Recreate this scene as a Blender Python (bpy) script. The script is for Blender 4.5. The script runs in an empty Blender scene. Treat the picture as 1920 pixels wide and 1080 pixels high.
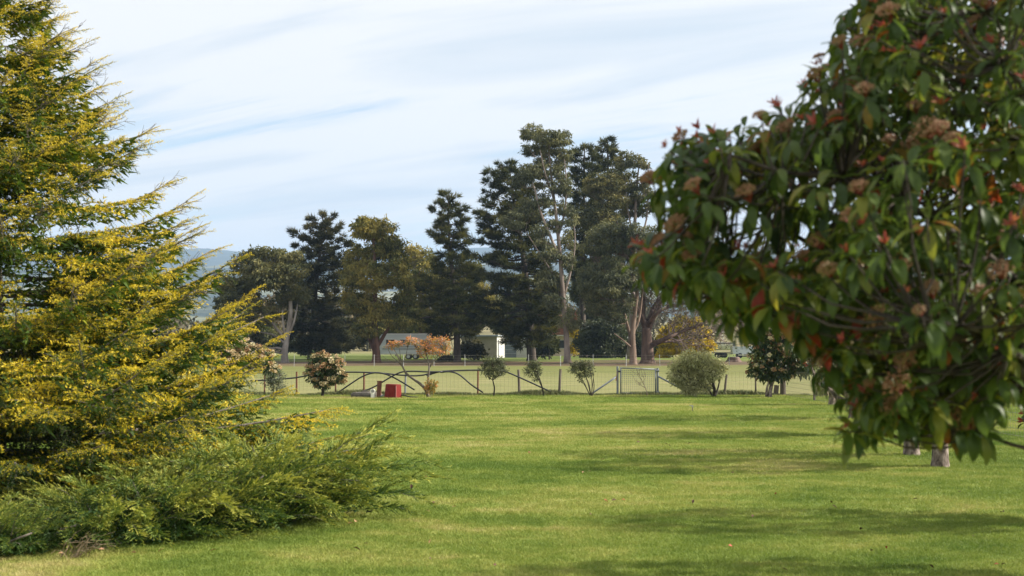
import bpy, math, random, zlib
import numpy as np

rng = np.random.default_rng(11)
random.seed(11)
R = math.radians
SC = bpy.context.scene


def reseed(key):
    global rng
    rng = np.random.default_rng(zlib.crc32(key.encode()))


COL = SC.collection

# ------------------------------------------------------------------ camera, sky, sun, exposure
FPX = 1920 * 50.0 / 36.0
EYE = 1.92
PITCH = math.atan(108.0 / FPX)
cam_d = bpy.data.cameras.new('camera')
cam_d.lens = 50.0
cam_d.sensor_width = 36.0
cam_d.clip_start = 0.1
cam_d.clip_end = 40000.0
cam_d.dof.use_dof = True
cam_d.dof.focus_distance = 60.0
cam_d.dof.aperture_fstop = 4.0
cam = bpy.data.objects.new('camera', cam_d)
cam.location = (0, 0, EYE)
cam.rotation_euler = (R(90) + PITCH, 0, 0)
COL.objects.link(cam)
SC.camera = cam

SUN_EL, SUN_AZ = R(31), R(89)        # azimuth measured from +Y (view direction) towards +X (right)
world = bpy.data.worlds.new('World')
SC.world = world
world.use_nodes = True
nt = world.node_tree
nt.nodes.clear()
w_out = nt.nodes.new('ShaderNodeOutputWorld')
w_sky = nt.nodes.new('ShaderNodeTexSky')
w_sky.sky_type = 'NISHITA'
w_sky.sun_disc = False
w_sky.sun_elevation = SUN_EL
w_sky.sun_rotation = SUN_AZ
w_sky.altitude = 200
w_sky.air_density = 1.0
w_sky.dust_density = 0.6
w_sky.ozone_density = 1.2
w_bg = nt.nodes.new('ShaderNodeBackground')
w_bg.inputs['Strength'].default_value = 0.09
nt.links.new(w_sky.outputs[0], w_bg.inputs['Color'])
w_cl = nt.nodes.new('ShaderNodeBackground')
w_cl.inputs['Strength'].default_value = 0.52
w_mix = nt.nodes.new('ShaderNodeMixShader')
w_tc = nt.nodes.new('ShaderNodeTexCoord')
w_sep = nt.nodes.new('ShaderNodeSeparateXYZ')
nt.links.new(w_tc.outputs['Generated'], w_sep.inputs[0])


def wmath(op, a, b=None, c=None):
    n = nt.nodes.new('ShaderNodeMath')
    n.operation = op
    for i, v in enumerate((a, b, c)):
        if v is None:
            continue
        if isinstance(v, (int, float)):
            n.inputs[i].default_value = v
        else:
            nt.links.new(v, n.inputs[i])
    return n.outputs[0]


zc = wmath('MAXIMUM', w_sep.outputs['Z'], 0.0)
den = wmath('ADD', zc, 0.16)
uu = wmath('DIVIDE', w_sep.outputs['X'], den)
vv = wmath('DIVIDE', w_sep.outputs['Y'], den)
w_cmb = nt.nodes.new('ShaderNodeCombineXYZ')
nt.links.new(uu, w_cmb.inputs[0])
nt.links.new(vv, w_cmb.inputs[1])


def wnoise(rot, scale, detail, dist, rough=0.55, loc=(0, 0, 0)):
    mp = nt.nodes.new('ShaderNodeMapping')
    mp.vector_type = 'TEXTURE'
    mp.inputs['Rotation'].default_value = (0, 0, R(rot))
    mp.inputs['Scale'].default_value = (1 / scale[0], 1 / scale[1], 1)
    mp.inputs['Location'].default_value = loc
    nt.links.new(w_cmb.outputs[0], mp.inputs[0])
    nz = nt.nodes.new('ShaderNodeTexNoise')
    nz.inputs['Scale'].default_value = 1.0
    nz.inputs['Detail'].default_value = detail
    nz.inputs['Roughness'].default_value = rough
    nz.inputs['Distortion'].default_value = dist
    nt.links.new(mp.outputs[0], nz.inputs['Vector'])
    return nz.outputs['Fac']


n_big = wnoise(-26, (0.55, 1.5, 1), 4, 0.6, 0.5, (3.1, 0.4, 0))
n_wisp = wnoise(-30, (0.9, 5.0, 1), 9, 1.6, 0.68, (1.7, 5.2, 0))
n_fine = wnoise(-33, (2.2, 11.0, 1), 8, 1.5, 0.7, (4.7, 1.2, 0))
n_sum = wmath('ADD', wmath('ADD', wmath('MULTIPLY', n_big, 0.62), wmath('MULTIPLY', n_wisp, 0.36)), wmath('MULTIPLY', n_fine, 0.16))
w_mr = nt.nodes.new('ShaderNodeMapRange')
w_mr.interpolation_type = 'SMOOTHSTEP'
w_mr.inputs['From Min'].default_value = 0.39
w_mr.inputs['From Max'].default_value = 0.575
w_mr.inputs['To Min'].default_value = 0.10
w_mr.inputs['To Max'].default_value = 1.0
nt.links.new(n_sum, w_mr.inputs['Value'])
# cloud colour: white with slightly blue-grey thick parts
n_grey = wnoise(-24, (0.8, 3.4, 1), 5, 0.7, 0.55, (8.3, 2.2, 0))
w_cr = nt.nodes.new('ShaderNodeValToRGB')
w_cr.color_ramp.elements[0].position = 0.33
w_cr.color_ramp.elements[0].color = (0.72, 0.785, 0.85, 1)
w_cr.color_ramp.elements[1].position = 0.52
w_cr.color_ramp.elements[1].color = (1.0, 0.985, 0.965, 1)
nt.links.new(n_grey, w_cr.inputs[0])
nt.links.new(w_cr.outputs[0], w_cl.inputs['Color'])
nt.links.new(w_mr.outputs[0], w_mix.inputs[0])
nt.links.new(w_bg.outputs[0], w_mix.inputs[1])
nt.links.new(w_cl.outputs[0], w_mix.inputs[2])
nt.links.new(w_mix.outputs[0], w_out.inputs['Surface'])

sun_d = bpy.data.lights.new('sun', 'SUN')
sun_d.energy = 5.0
sun_d.angle = R(0.9)
sun_d.color = (1.0, 0.93, 0.82)
sun = bpy.data.objects.new('sun', sun_d)
sdir = np.array([math.sin(SUN_AZ) * math.cos(SUN_EL), math.cos(SUN_AZ) * math.cos(SUN_EL), math.sin(SUN_EL)])
from mathutils import Vector, Matrix, Quaternion
sun.rotation_euler = Vector(sdir).to_track_quat('Z', 'Y').to_euler()
sun.location = (60, 10, 40)
COL.objects.link(sun)

SC.view_settings.view_transform = 'Standard'
SC.view_settings.look = 'None'
SC.view_settings.exposure = 1.0
SC.view_settings.gamma = 1.0
SC.view_settings.use_curve_mapping = False
SC.cycles.use_denoising = True
SC.cycles.max_bounces = 8
SC.cycles.diffuse_bounces = 3
SC.cycles.glossy_bounces = 2
SC.cycles.transmission_bounces = 5
SC.cycles.transparent_max_bounces = 8
SC.cycles.volume_bounces = 0
SC.cycles.sample_clamp_indirect = 6.0

# ------------------------------------------------------------------ projection helpers
_c, _s = math.cos(PITCH), math.sin(PITCH)


def P(px, py, Y):
    """world point seen at photo pixel (px, py) at world depth Y"""
    u = (np.asarray(px, float) - 960) / FPX
    v = (540 - np.asarray(py, float)) / FPX
    dy = _c - v * _s
    t = Y / dy
    return np.stack([u * t, np.broadcast_to(np.asarray(Y, float), np.shape(u * t)), EYE + (_s + v * _c) * t], -1)


def proj(p):
    p = np.asarray(p, float)
    x, y, z = p[..., 0], p[..., 1], p[..., 2] - EYE
    dep = y * _c + z * _s
    up = -y * _s + z * _c
    return 960 + FPX * x / dep, 540 - FPX * up / dep, dep


def sst(a, b, x):
    t = np.clip((np.asarray(x, float) - a) / (b - a), 0, 1)
    return t * t * (3 - 2 * t)


def tz(x, y):
    return sst(135, 172, y) * 0.42 + sst(200, 640, y) * 11.5


def foot(px, Y):
    x = (px - 960) / FPX * Y
    return np.array([x, Y, float(tz(x, Y))])


def norm(a):
    a = np.asarray(a, float)
    return a / np.maximum(np.linalg.norm(a, axis=-1, keepdims=True), 1e-9)


def rdirs(n):
    return norm(rng.normal(size=(n, 3)))


# ------------------------------------------------------------------ materials
def new_mat(name):
    m = bpy.data.materials.new(name)
    m.use_nodes = True
    t = m.node_tree
    t.nodes.clear()
    return m, t


def link(t, a, b):
    t.links.new(a, b)


def ramp(t, fac, stops):
    r = t.nodes.new('ShaderNodeValToRGB')
    e = r.color_ramp.elements
    while len(e) < len(stops):
        e.new(0.5)
    for el, (p, c) in zip(e, stops):
        el.position = p
        el.color = (*c, 1)
    if fac is not None:
        link(t, fac, r.inputs[0])
    return r.outputs[0]


def mixc(t, fac, a, b, mode='MIX'):
    m = t.nodes.new('ShaderNodeMix')
    m.data_type = 'RGBA'
    m.blend_type = mode
    for sock, v in ((m.inputs[0], fac), (m.inputs[6], a), (m.inputs[7], b)):
        if isinstance(v, (int, float)):
            sock.default_value = v
        elif isinstance(v, tuple):
            sock.default_value = (*v, 1)
        else:
            link(t, v, sock)
    return m.outputs[2]


def tnoise(t, scale, detail=3, rough=0.55, vec=None, mscale=None, dist=0.0):
    n = t.nodes.new('ShaderNodeTexNoise')
    n.inputs['Scale'].default_value = scale
    n.inputs['Detail'].default_value = detail
    n.inputs['Roughness'].default_value = rough
    n.inputs['Distortion'].default_value = dist
    if vec is None:
        vec = t.nodes.new('ShaderNodeNewGeometry').outputs['Position']
    if mscale is not None:
        mp = t.nodes.new('ShaderNodeMapping')
        mp.inputs['Scale'].default_value = mscale
        link(t, vec, mp.inputs[0])
        vec = mp.outputs[0]
    link(t, vec, n.inputs['Vector'])
    return n.outputs['Fac']


def maprange(t, v, a, b, c=0.0, d=1.0):
    m = t.nodes.new('ShaderNodeMapRange')
    m.inputs['From Min'].default_value = a
    m.inputs['From Max'].default_value = b
    m.inputs['To Min'].default_value = c
    m.inputs['To Max'].default_value = d
    link(t, v, m.inputs['Value'])
    return m.outputs[0]


def leaf_mat(name, stops, transl=0.35, rough=0.5, spec=0.3, nscale=1.5, namt=0.35, tint=1.15):
    m, t = new_mat(name)
    at = t.nodes.new('ShaderNodeAttribute')
    at.attribute_name = 'tone'
    ns = tnoise(t, nscale, 3)
    mm = t.nodes.new('ShaderNodeMath')
    mm.operation = 'MULTIPLY_ADD'
    link(t, maprange(t, ns, 0.3, 0.7, -namt, namt), mm.inputs[0])
    mm.inputs[1].default_value = 1.0
    link(t, at.outputs['Fac'], mm.inputs[2])
    col = ramp(t, mm.outputs[0], stops)
    b = t.nodes.new('ShaderNodeBsdfPrincipled')
    b.inputs['Roughness'].default_value = rough
    b.inputs['Specular IOR Level'].default_value = spec
    link(t, col, b.inputs['Base Color'])
    tr = t.nodes.new('ShaderNodeBsdfTranslucent')
    hs = mixc(t, 1.0, col, (tint, tint * 0.98, tint * 0.6), 'MULTIPLY')
    link(t, hs, tr.inputs['Color'])
    mx = t.nodes.new('ShaderNodeMixShader')
    mx.inputs[0].default_value = transl
    link(t, b.outputs[0], mx.inputs[1])
    link(t, tr.outputs[0], mx.inputs[2])
    o = t.nodes.new('ShaderNodeOutputMaterial')
    link(t, mx.outputs[0], o.inputs['Surface'])
    return m


def surf_mat(name, stops, scale=4.0, detail=5, rough=0.8, mscale=None, bump=0.0, bscale=None, metal=0.0, spec=0.3, obj=False):
    m, t = new_mat(name)
    vec = None
    if obj:
        vec = t.nodes.new('ShaderNodeTexCoord').outputs['Object']
    fac = tnoise(t, scale, detail, 0.6, vec, mscale)
    col = ramp(t, fac, stops)
    b = t.nodes.new('ShaderNodeBsdfPrincipled')
    b.inputs['Roughness'].default_value = rough
    b.inputs['Metallic'].default_value = metal
    b.inputs['Specular IOR Level'].default_value = spec
    link(t, col, b.inputs['Base Color'])
    if bump:
        bp = t.nodes.new('ShaderNodeBump')
        bp.inputs['Strength'].default_value = bump
        bp.inputs['Distance'].default_value = 0.02
        link(t, tnoise(t, bscale or scale * 2, 4, 0.6, vec, mscale), bp.inputs['Height'])
        link(t, bp.outputs[0], b.inputs['Normal'])
    o = t.nodes.new('ShaderNodeOutputMaterial')
    link(t, b.outputs[0], o.inputs['Surface'])
    return m


M = {}
M['cedar_leaf'] = leaf_mat('cedar_needles', [(0.0, (0.024, 0.052, 0.010)), (0.36, (0.080, 0.132, 0.015)), (0.58, (0.28, 0.28, 0.022)), (0.78, (0.66, 0.52, 0.035)), (1.0, (0.80, 0.63, 0.06))], 0.33, 0.55, 0.25, 1.3, 0.20, 1.05)
M['juniper_leaf'] = leaf_mat('juniper_foliage', [(0.0, (0.022, 0.054, 0.013)), (0.45, (0.072, 0.128, 0.023)), (0.78, (0.23, 0.27, 0.045)), (1.0, (0.44, 0.43, 0.08))], 0.22, 0.55, 0.25, 1.6, 0.2)
M['pine_leaf'] = leaf_mat('pine_needles', [(0.0, (0.028, 0.036, 0.013)), (0.5, (0.066, 0.074, 0.025)), (1.0, (0.155, 0.145, 0.048))], 0.22, 0.7, 0.10, 0.25, 0.3)
M['dark_conifer_leaf'] = leaf_mat('dark_conifer_foliage', [(0.0, (0.022, 0.027, 0.013)), (0.5, (0.048, 0.052, 0.024)), (1.0, (0.115, 0.10, 0.038))], 0.15, 0.7, 0.10, 0.25, 0.3)
M['gum_leaf'] = leaf_mat('gum_leaves', [(0.0, (0.042, 0.052, 0.026)), (0.5, (0.105, 0.112, 0.048)), (1.0, (0.25, 0.22, 0.08))], 0.22, 0.55, 0.15, 0.22, 0.3)
M['gum_leaf_gold'] = leaf_mat('golden_gum_leaves', [(0.0, (0.040, 0.050, 0.016)), (0.45, (0.115, 0.120, 0.032)), (1.0, (0.36, 0.29, 0.07))], 0.22, 0.55, 0.15, 0.22, 0.3)
M['gum_leaf_grey'] = leaf_mat('grey_gum_leaves', [(0.0, (0.048, 0.058, 0.034)), (0.5, (0.12, 0.13, 0.068)), (1.0, (0.25, 0.24, 0.11))], 0.2, 0.55, 0.15, 0.22, 0.3)
M['wattle_leaf'] = leaf_mat('wattle_blossom', [(0.0, (0.09, 0.09, 0.012)), (0.4, (0.40, 0.30, 0.018)), (1.0, (0.70, 0.50, 0.02))], 0.25, 0.6, 0.2, 0.5, 0.4)
M['far_leaf'] = leaf_mat('far_wood_foliage', [(0.0, (0.045, 0.046, 0.026)), (0.5, (0.10, 0.085, 0.045)), (1.0, (0.17, 0.13, 0.07))], 0.1, 0.7, 0.2, 0.05, 0.4)
M['photinia_leaf'] = leaf_mat('photinia_leaf', [(0.0, (0.030, 0.060, 0.016)), (0.45, (0.082, 0.126, 0.025)), (0.78, (0.20, 0.21, 0.032)), (0.93, (0.20, 0.125, 0.02)), (1.0, (0.22, 0.035, 0.016))], 0.40, 0.46, 0.30, 6.0, 0.10, 1.5)
M['photinia_red'] = leaf_mat('photinia_young_leaf', [(0.0, (0.20, 0.030, 0.024)), (0.5, (0.36, 0.075, 0.055)), (1.0, (0.42, 0.16, 0.09))], 0.35, 0.4, 0.4, 6.0, 0.2, 1.2)
M['photinia_far'] = leaf_mat('photinia_foliage', [(0.0, (0.020, 0.045, 0.016)), (0.5, (0.055, 0.090, 0.026)), (0.85, (0.14, 0.14, 0.035)), (1.0, (0.24, 0.08, 0.03))], 0.25, 0.4, 0.45, 2.5, 0.15)
M['red_foliage'] = leaf_mat('red_tip_foliage', [(0.0, (0.12, 0.13, 0.03)), (0.35, (0.34, 0.27, 0.06)), (0.65, (0.56, 0.25, 0.09)), (1.0, (0.64, 0.31, 0.18))], 0.3, 0.45, 0.35, 3.0, 0.15)
M['olive_leaf'] = leaf_mat('olive_foliage', [(0.0, (0.045, 0.056, 0.028)), (0.5, (0.10, 0.115, 0.055)), (1.0, (0.22, 0.23, 0.13))], 0.2, 0.5, 0.35, 3.0, 0.15)
M['pale_leaf'] = leaf_mat('variegated_foliage', [(0.0, (0.15, 0.17, 0.07)), (0.5, (0.36, 0.36, 0.18)), (1.0, (0.60, 0.57, 0.33))], 0.25, 0.5, 0.3, 2.5, 0.15)
M['grey_leaf'] = leaf_mat('grey_shrub_foliage', [(0.0, (0.08, 0.10, 0.07)), (1.0, (0.24, 0.26, 0.19))], 0.2, 0.6, 0.3, 3.0, 0.2)
M['bud'] = leaf_mat('flower_buds', [(0.0, (0.24, 0.16, 0.06)), (0.4, (0.38, 0.185, 0.11)), (0.7, (0.50, 0.36, 0.20)), (1.0, (0.72, 0.66, 0.46))], 0.15, 0.6, 0.3, 30.0, 0.2)
M['grass'] = None
M['wood_grey'] = surf_mat('grey_bark', [(0.3, (0.075, 0.062, 0.050)), (0.7, (0.22, 0.19, 0.16))], 18, 4, 0.9, (1, 1, 0.35), 0.5)
M['wood_dark'] = surf_mat('dark_bark', [(0.3, (0.022, 0.018, 0.014)), (0.7, (0.075, 0.060, 0.048))], 14, 4, 0.9, (1, 1, 0.3), 0.5)
M['pine_bark'] = surf_mat('pine_bark', [(0.3, (0.030, 0.024, 0.020)), (0.7, (0.105, 0.085, 0.070))], 2.5, 5, 0.95, (1, 1, 0.25), 0.8)
M['gum_bark_white'] = surf_mat('pale_gum_bark', [(0.36, (0.085, 0.065, 0.05)), (0.56, (0.25, 0.20, 0.17)), (0.75, (0.38, 0.33, 0.29))], 1.1, 4, 0.8, (1, 1, 0.22), 0.3)
M['gum_bark_tan'] = surf_mat('tan_gum_bark', [(0.34, (0.075, 0.048, 0.034)), (0.66, (0.24, 0.17, 0.125))], 1.4, 5, 0.85, (1, 1, 0.25), 0.5)
M['gum_bark_red'] = surf_mat('reddish_gum_bark', [(0.32, (0.065, 0.035, 0.024)), (0.64, (0.19, 0.105, 0.075))], 1.6, 5, 0.9, (1, 1, 0.25), 0.5)
M['gum_bark_grey'] = surf_mat('grey_gum_bark', [(0.32, (0.12, 0.10, 0.085)), (0.62, (0.30, 0.27, 0.24))], 1.6, 5, 0.9, (1, 1, 0.3), 0.4)
M['bark_brown'] = surf_mat('furrowed_brown_bark', [(0.34, (0.055, 0.036, 0.028)), (0.62, (0.17, 0.115, 0.09))], 2.2, 6, 0.95, (1, 1, 0.16), 1.0)
M['bark_pink'] = surf_mat('lichened_bark', [(0.36, (0.055, 0.042, 0.034)), (0.50, (0.18, 0.14, 0.115)), (0.66, (0.34, 0.28, 0.235))], 12, 5, 0.9, (1, 1, 0.6), 0.7)
M['twig'] = surf_mat('twig', [(0.3, (0.10, 0.075, 0.06)), (0.7, (0.24, 0.19, 0.16))], 6, 3, 0.9)
M['twig_purple'] = surf_mat('bare_twig', [(0.3, (0.09, 0.062, 0.05)), (0.7, (0.20, 0.15, 0.125))], 1, 3, 0.9)
M['galv'] = surf_mat('galvanised_steel', [(0.3, (0.15, 0.165, 0.18)), (0.7, (0.24, 0.26, 0.285))], 8, 4, 0.6, None, 0, None, 0.2, 0.4)
M['wire'] = surf_mat('fence_wire', [(0.3, (0.20, 0.19, 0.14)), (0.7, (0.32, 0.30, 0.23))], 8, 3, 0.6, None, 0, None, 0.3, 0.4)
M['poly'] = surf_mat('black_poly_pipe', [(0.3, (0.018, 0.018, 0.022)), (0.7, (0.04, 0.04, 0.05))], 6, 3, 0.45, None, 0, None, 0, 0.4)
M['timber'] = surf_mat('weathered_timber', [(0.3, (0.07, 0.055, 0.045)), (0.7, (0.19, 0.16, 0.13))], 14, 4, 0.95, (1, 1, 0.15), 0.5)
M['rust'] = surf_mat('rusty_steel', [(0.3, (0.11, 0.045, 0.030)), (0.7, (0.21, 0.095, 0.06))], 12, 5, 0.9, None, 0.2)
M['red_plastic'] = surf_mat('red_plastic', [(0.3, (0.13, 0.014, 0.012)), (0.7, (0.19, 0.024, 0.020))], 7, 4, 0.75, None, 0.1, None, 0, 0.15)
M['red_worn'] = surf_mat('worn_red_edge', [(0.3, (0.40, 0.13, 0.11)), (0.7, (0.55, 0.32, 0.29))], 9, 4, 0.7)
M['concrete'] = surf_mat('mossy_concrete', [(0.3, (0.07, 0.062, 0.05)), (0.7, (0.17, 0.15, 0.12))], 7, 6, 0.95, None, 0.4)
M['white_pvc'] = surf_mat('white_pvc', [(0.3, (0.74, 0.72, 0.66)), (0.7, (0.82, 0.81, 0.77))], 10, 3, 0.5)
M['grey_dial'] = surf_mat('grey_dial', [(0.3, (0.20, 0.20, 0.20)), (0.7, (0.38, 0.38, 0.37))], 20, 3, 0.5)
M['picket'] = surf_mat('galvanised_picket', [(0.3, (0.28, 0.28, 0.27)), (0.7, (0.42, 0.42, 0.41))], 3, 3, 0.6)
M['tin'] = surf_mat('grey_tin', [(0.3, (0.40, 0.43, 0.46)), (0.7, (0.54, 0.57, 0.60))], 1.5, 4, 0.45, None, 0, None, 0.3, 0.5)
M['beige'] = surf_mat('beige_wall', [(0.3, (0.27, 0.235, 0.20)), (0.7, (0.35, 0.31, 0.265))], 1.4, 4, 0.8)
M['cream'] = surf_mat('cream_render', [(0.3, (0.56, 0.45, 0.30)), (0.7, (0.68, 0.56, 0.39))], 1.0, 4, 0.85)
M['white_paint'] = surf_mat('white_paint', [(0.3, (0.54, 0.52, 0.48)), (0.7, (0.64, 0.62, 0.58))], 2.0, 3, 0.5)
M['blue_grey'] = surf_mat('blue_grey_paint', [(0.3, (0.16, 0.19, 0.22)), (0.7, (0.24, 0.27, 0.31))], 2.0, 3, 0.6)
M['navy'] = surf_mat('navy_paint', [(0.3, (0.018, 0.026, 0.055)), (0.7, (0.035, 0.05, 0.10))], 2.0, 3, 0.35)
M['cream_gel'] = surf_mat('cream_gelcoat', [(0.3, (0.70, 0.68, 0.60)), (0.7, (0.78, 0.76, 0.68))], 2.0, 3, 0.3)
M['caravan_side'] = surf_mat('caravan_aluminium', [(0.3, (0.56, 0.60, 0.64)), (0.7, (0.70, 0.74, 0.77))], 1.2, 4, 0.4, (0.3, 0.3, 4), 0, None, 0.2, 0.5)
M['dark_glass'] = surf_mat('dark_glass', [(0.3, (0.02, 0.025, 0.03)), (0.7, (0.05, 0.06, 0.07))], 1.2, 3, 0.12, None, 0, None, 0, 0.6)
M['rubber'] = surf_mat('black_rubber', [(0.3, (0.012, 0.012, 0.012)), (0.7, (0.03, 0.03, 0.03))], 4, 3, 0.85)
M['steel_dark'] = surf_mat('dark_steel', [(0.3, (0.05, 0.05, 0.055)), (0.7, (0.10, 0.10, 0.11))], 4, 3, 0.6)
M['roof_tile'] = surf_mat('terracotta_tile', [(0.3, (0.20, 0.085, 0.05)), (0.7, (0.38, 0.19, 0.12))], 2.2, 4, 0.85, None, 0.4)
M['stump_wood'] = surf_mat('cut_stump', [(0.3, (0.16, 0.13, 0.11)), (0.7, (0.36, 0.31, 0.27))], 5, 4, 0.9)
M['brown_leaf'] = surf_mat('fallen_brown_leaf', [(0.3, (0.05, 0.026, 0.018)), (0.7, (0.13, 0.06, 0.04))], 40, 3, 0.8)
M['dry_stalk'] = surf_mat('dry_stalk', [(0.3, (0.16, 0.12, 0.07)), (0.7, (0.30, 0.23, 0.14))], 40, 3, 0.8)
M['tan_leaf'] = surf_mat('fallen_tan_leaf', [(0.3, (0.36, 0.19, 0.10)), (0.7, (0.52, 0.31, 0.18))], 40, 3, 0.8)
M['red_fallen'] = surf_mat('fallen_red_leaf', [(0.3, (0.32, 0.04, 0.035)), (0.7, (0.45, 0.10, 0.07))], 40, 3, 0.7)


# ------------------------------------------------------------------ geometry helpers
class Geo:
    def __init__(self):
        self.V, self.F, self.T, self.M, self.S, self.n = [], [], [], [], [], 0

    def add(self, V, F, tone=0.5, mat=0, smooth=False):
        V = np.asarray(V, float).reshape(-1, 3)
        F = np.asarray(F, np.int64).reshape(-1, 3)
        if len(V) == 0 or len(F) == 0:
            return self
        self.V.append(V)
        self.F.append(F + self.n)
        self.T.append(np.broadcast_to(np.asarray(tone, float), (len(V),)).copy())
        self.M.append(np.full(len(F), mat, np.int32))
        self.S.append(np.full(len(F), smooth, bool))
        self.n += len(V)
        return self

    def mesh(self, name, mats):
        me = bpy.data.meshes.new(name)
        V = np.concatenate(self.V)
        F = np.concatenate(self.F)
        me.vertices.add(len(V))
        me.vertices.foreach_set('co', V.astype(np.float32).ravel())
        me.loops.add(3 * len(F))
        me.loops.foreach_set('vertex_index', F.astype(np.int32).ravel())
        me.polygons.add(len(F))
        me.polygons.foreach_set('loop_start', np.arange(0, 3 * len(F), 3, dtype=np.int32))
        me.polygons.foreach_set('material_index', np.concatenate(self.M))
        me.polygons.foreach_set('use_smooth', np.concatenate(self.S))
        for m in mats:
            me.materials.append(M[m] if isinstance(m, str) else m)
        a = me.attributes.new('tone', 'FLOAT', 'POINT')
        a.data.foreach_set('value', np.clip(np.concatenate(self.T), 0, 1).astype(np.float32))
        me.update(calc_edges=True)
        return me

    def obj(self, name, mats, parent=None, origin=None, kind=None):
        if not self.V:
            return None
        if origin is not None:
            o3 = np.asarray(origin, float)
            self.V = [v - o3 for v in self.V]
        o = bpy.data.objects.new(name, self.mesh(name, mats if isinstance(mats, (list, tuple)) else [mats]))
        COL.objects.link(o)
        if origin is not None and parent is None:
            o.location = origin
        if parent is not None:
            o.parent = parent
        if kind:
            o['kind'] = kind
        return o


def tag(o, label=None, cat=None, group=None, kind=None):
    if label:
        o['label'] = label
    if cat:
        o['category'] = cat
    if group:
        o['group'] = group
    if kind:
        o['kind'] = kind
    return o


def thing(name, label, cat, loc, group=None):
    o = bpy.data.objects.new(name, None)
    o.empty_display_size = 0.2
    o.location = loc
    COL.objects.link(o)
    return tag(o, label, cat, group)


def tubes(paths, radii, sides=6, cap=True):
    """paths (M,N,3), radii (M,N) -> V, F"""
    p = np.asarray(paths, float)
    if p.ndim == 2:
        p = p[None]
    m, n, _ = p.shape
    r = np.broadcast_to(np.asarray(radii, float), (m, n))
    tg = np.empty_like(p)
    tg[:, 1:-1] = p[:, 2:] - p[:, :-2]
    tg[:, 0] = p[:, 1] - p[:, 0]
    tg[:, -1] = p[:, -1] - p[:, -2]
    tg = norm(tg)
    mean = norm(p[:, -1] - p[:, 0])
    ref = np.where(np.abs(mean[:, 2:3]) > 0.8, np.array([[1.0, 0.05, 0]]), np.array([[0.05, 0, 1.0]]))
    a = norm(np.cross(tg, ref[:, None, :]))
    b = np.cross(tg, a)
    ang = np.arange(sides) * 2 * math.pi / sides
    ring = p[:, :, None] + r[:, :, None, None] * (np.cos(ang)[None, None, :, None] * a[:, :, None] + np.sin(ang)[None, None, :, None] * b[:, :, None])
    V = ring.reshape(-1, 3)
    base = (np.arange(m) * n * sides)[:, None, None]
    i = np.arange(n - 1)[None, :, None] * sides
    j = np.arange(sides)[None, None, :]
    j2 = (j + 1) % sides
    v00, v01, v10, v11 = base + i + j, base + i + j2, base + i + sides + j, base + i + sides + j2
    F = np.concatenate([np.stack([v00, v10, v11], -1).reshape(-1, 3), np.stack([v00, v11, v01], -1).reshape(-1, 3)])
    if cap and sides >= 3:
        k = np.arange(1, sides - 1)
        b2 = base[:, :, 0]
        end = b2 + (n - 1) * sides
        z = np.zeros((m, len(k)), int)
        F = np.concatenate([F, np.stack([b2 + z, b2 + k + z, b2 + k + 1 + z], -1).reshape(-1, 3), np.stack([end + z, end + k + 1 + z, end + k + z], -1).reshape(-1, 3)])
    return V, F


def curve(p0, p1, n=5, bend=None, jit=0.0):
    """batch of curved paths from p0 (M,3) to p1 (M,3); bend (M,3) mid offset"""
    p0 = np.asarray(p0, float).reshape(-1, 3)
    p1 = np.asarray(p1, float).reshape(-1, 3)
    m = max(len(p0), len(p1))
    p0 = np.broadcast_to(p0, (m, 3))
    p1 = np.broadcast_to(p1, (m, 3))
    t = np.linspace(0, 1, n)[None, :, None]
    p = p0[:, None] * (1 - t) + p1[:, None] * t
    s = np.sin(math.pi * t)
    if bend is not None:
        p = p + s * np.broadcast_to(np.asarray(bend, float), (m, 3))[:, None]
    if jit:
        ln = np.linalg.norm(p1 - p0, axis=-1)[:, None, None]
        p = p + s * rng.normal(size=p.shape) * jit * ln
    return p


def spline(pts, n):
    """smooth resample of a polyline (Catmull-Rom)"""
    pts = np.asarray(pts, float)
    q = np.vstack([2 * pts[0] - pts[1], pts, 2 * pts[-1] - pts[-2]])
    t = np.linspace(0, len(pts) - 1 - 1e-6, n)
    i = t.astype(int)
    u = (t - i)[:, None]
    p0, p1, p2, p3 = q[i], q[i + 1], q[i + 2], q[i + 3]
    return 0.5 * ((2 * p1) + (-p0 + p2) * u + (2 * p0 - 5 * p1 + 4 * p2 - p3) * u ** 2 + (-p0 + 3 * p1 - 3 * p2 + p3) * u ** 3)


def leafs(pos, d, up, L, W, fold=0.15):
    d = norm(d)
    s = norm(np.cross(d, up))
    n = np.cross(s, d)
    L = np.broadcast_to(np.asarray(L, float), (len(pos),))[:, None]
    W = np.broadcast_to(np.asarray(W, float), (len(pos),))[:, None]
    v0 = pos
    mid = pos + d * L * 0.48
    v1 = mid + s * W * 0.5 + n * W * fold
    v2 = pos + d * L - n * L * 0.08
    v3 = mid - s * W * 0.5 + n * W * fold
    V = np.stack([v0, v1, v2, v3], 1).reshape(-1, 3)
    k = np.arange(len(pos))[:, None] * 4
    F = np.concatenate([k + np.array([[0, 1, 2]]), k + np.array([[0, 2, 3]])])
    return V, F


def needles(pos, d, L, W):
    d = norm(d)
    s = norm(np.cross(d, rdirs(len(pos))))
    L = np.broadcast_to(np.asarray(L, float), (len(pos),))[:, None]
    W = np.broadcast_to(np.asarray(W, float), (len(pos),))[:, None]
    V = np.stack([pos + s * W * 0.5, pos - s * W * 0.5, pos + d * L], 1).reshape(-1, 3)
    F = np.arange(3 * len(pos)).reshape(-1, 3)
    return V, F


def stamp(tv, tf, rot, pos):
    """template verts tv (n,3) / faces placed by rot (m,3,3, columns = axes, may hold scale) and pos (m,3)"""
    V = np.einsum('mij,nj->mni', rot, tv) + pos[:, None]
    F = tf[None] + (np.arange(len(pos)) * len(tv))[:, None, None]
    return V.reshape(-1, 3), F.reshape(-1, 3)


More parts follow.
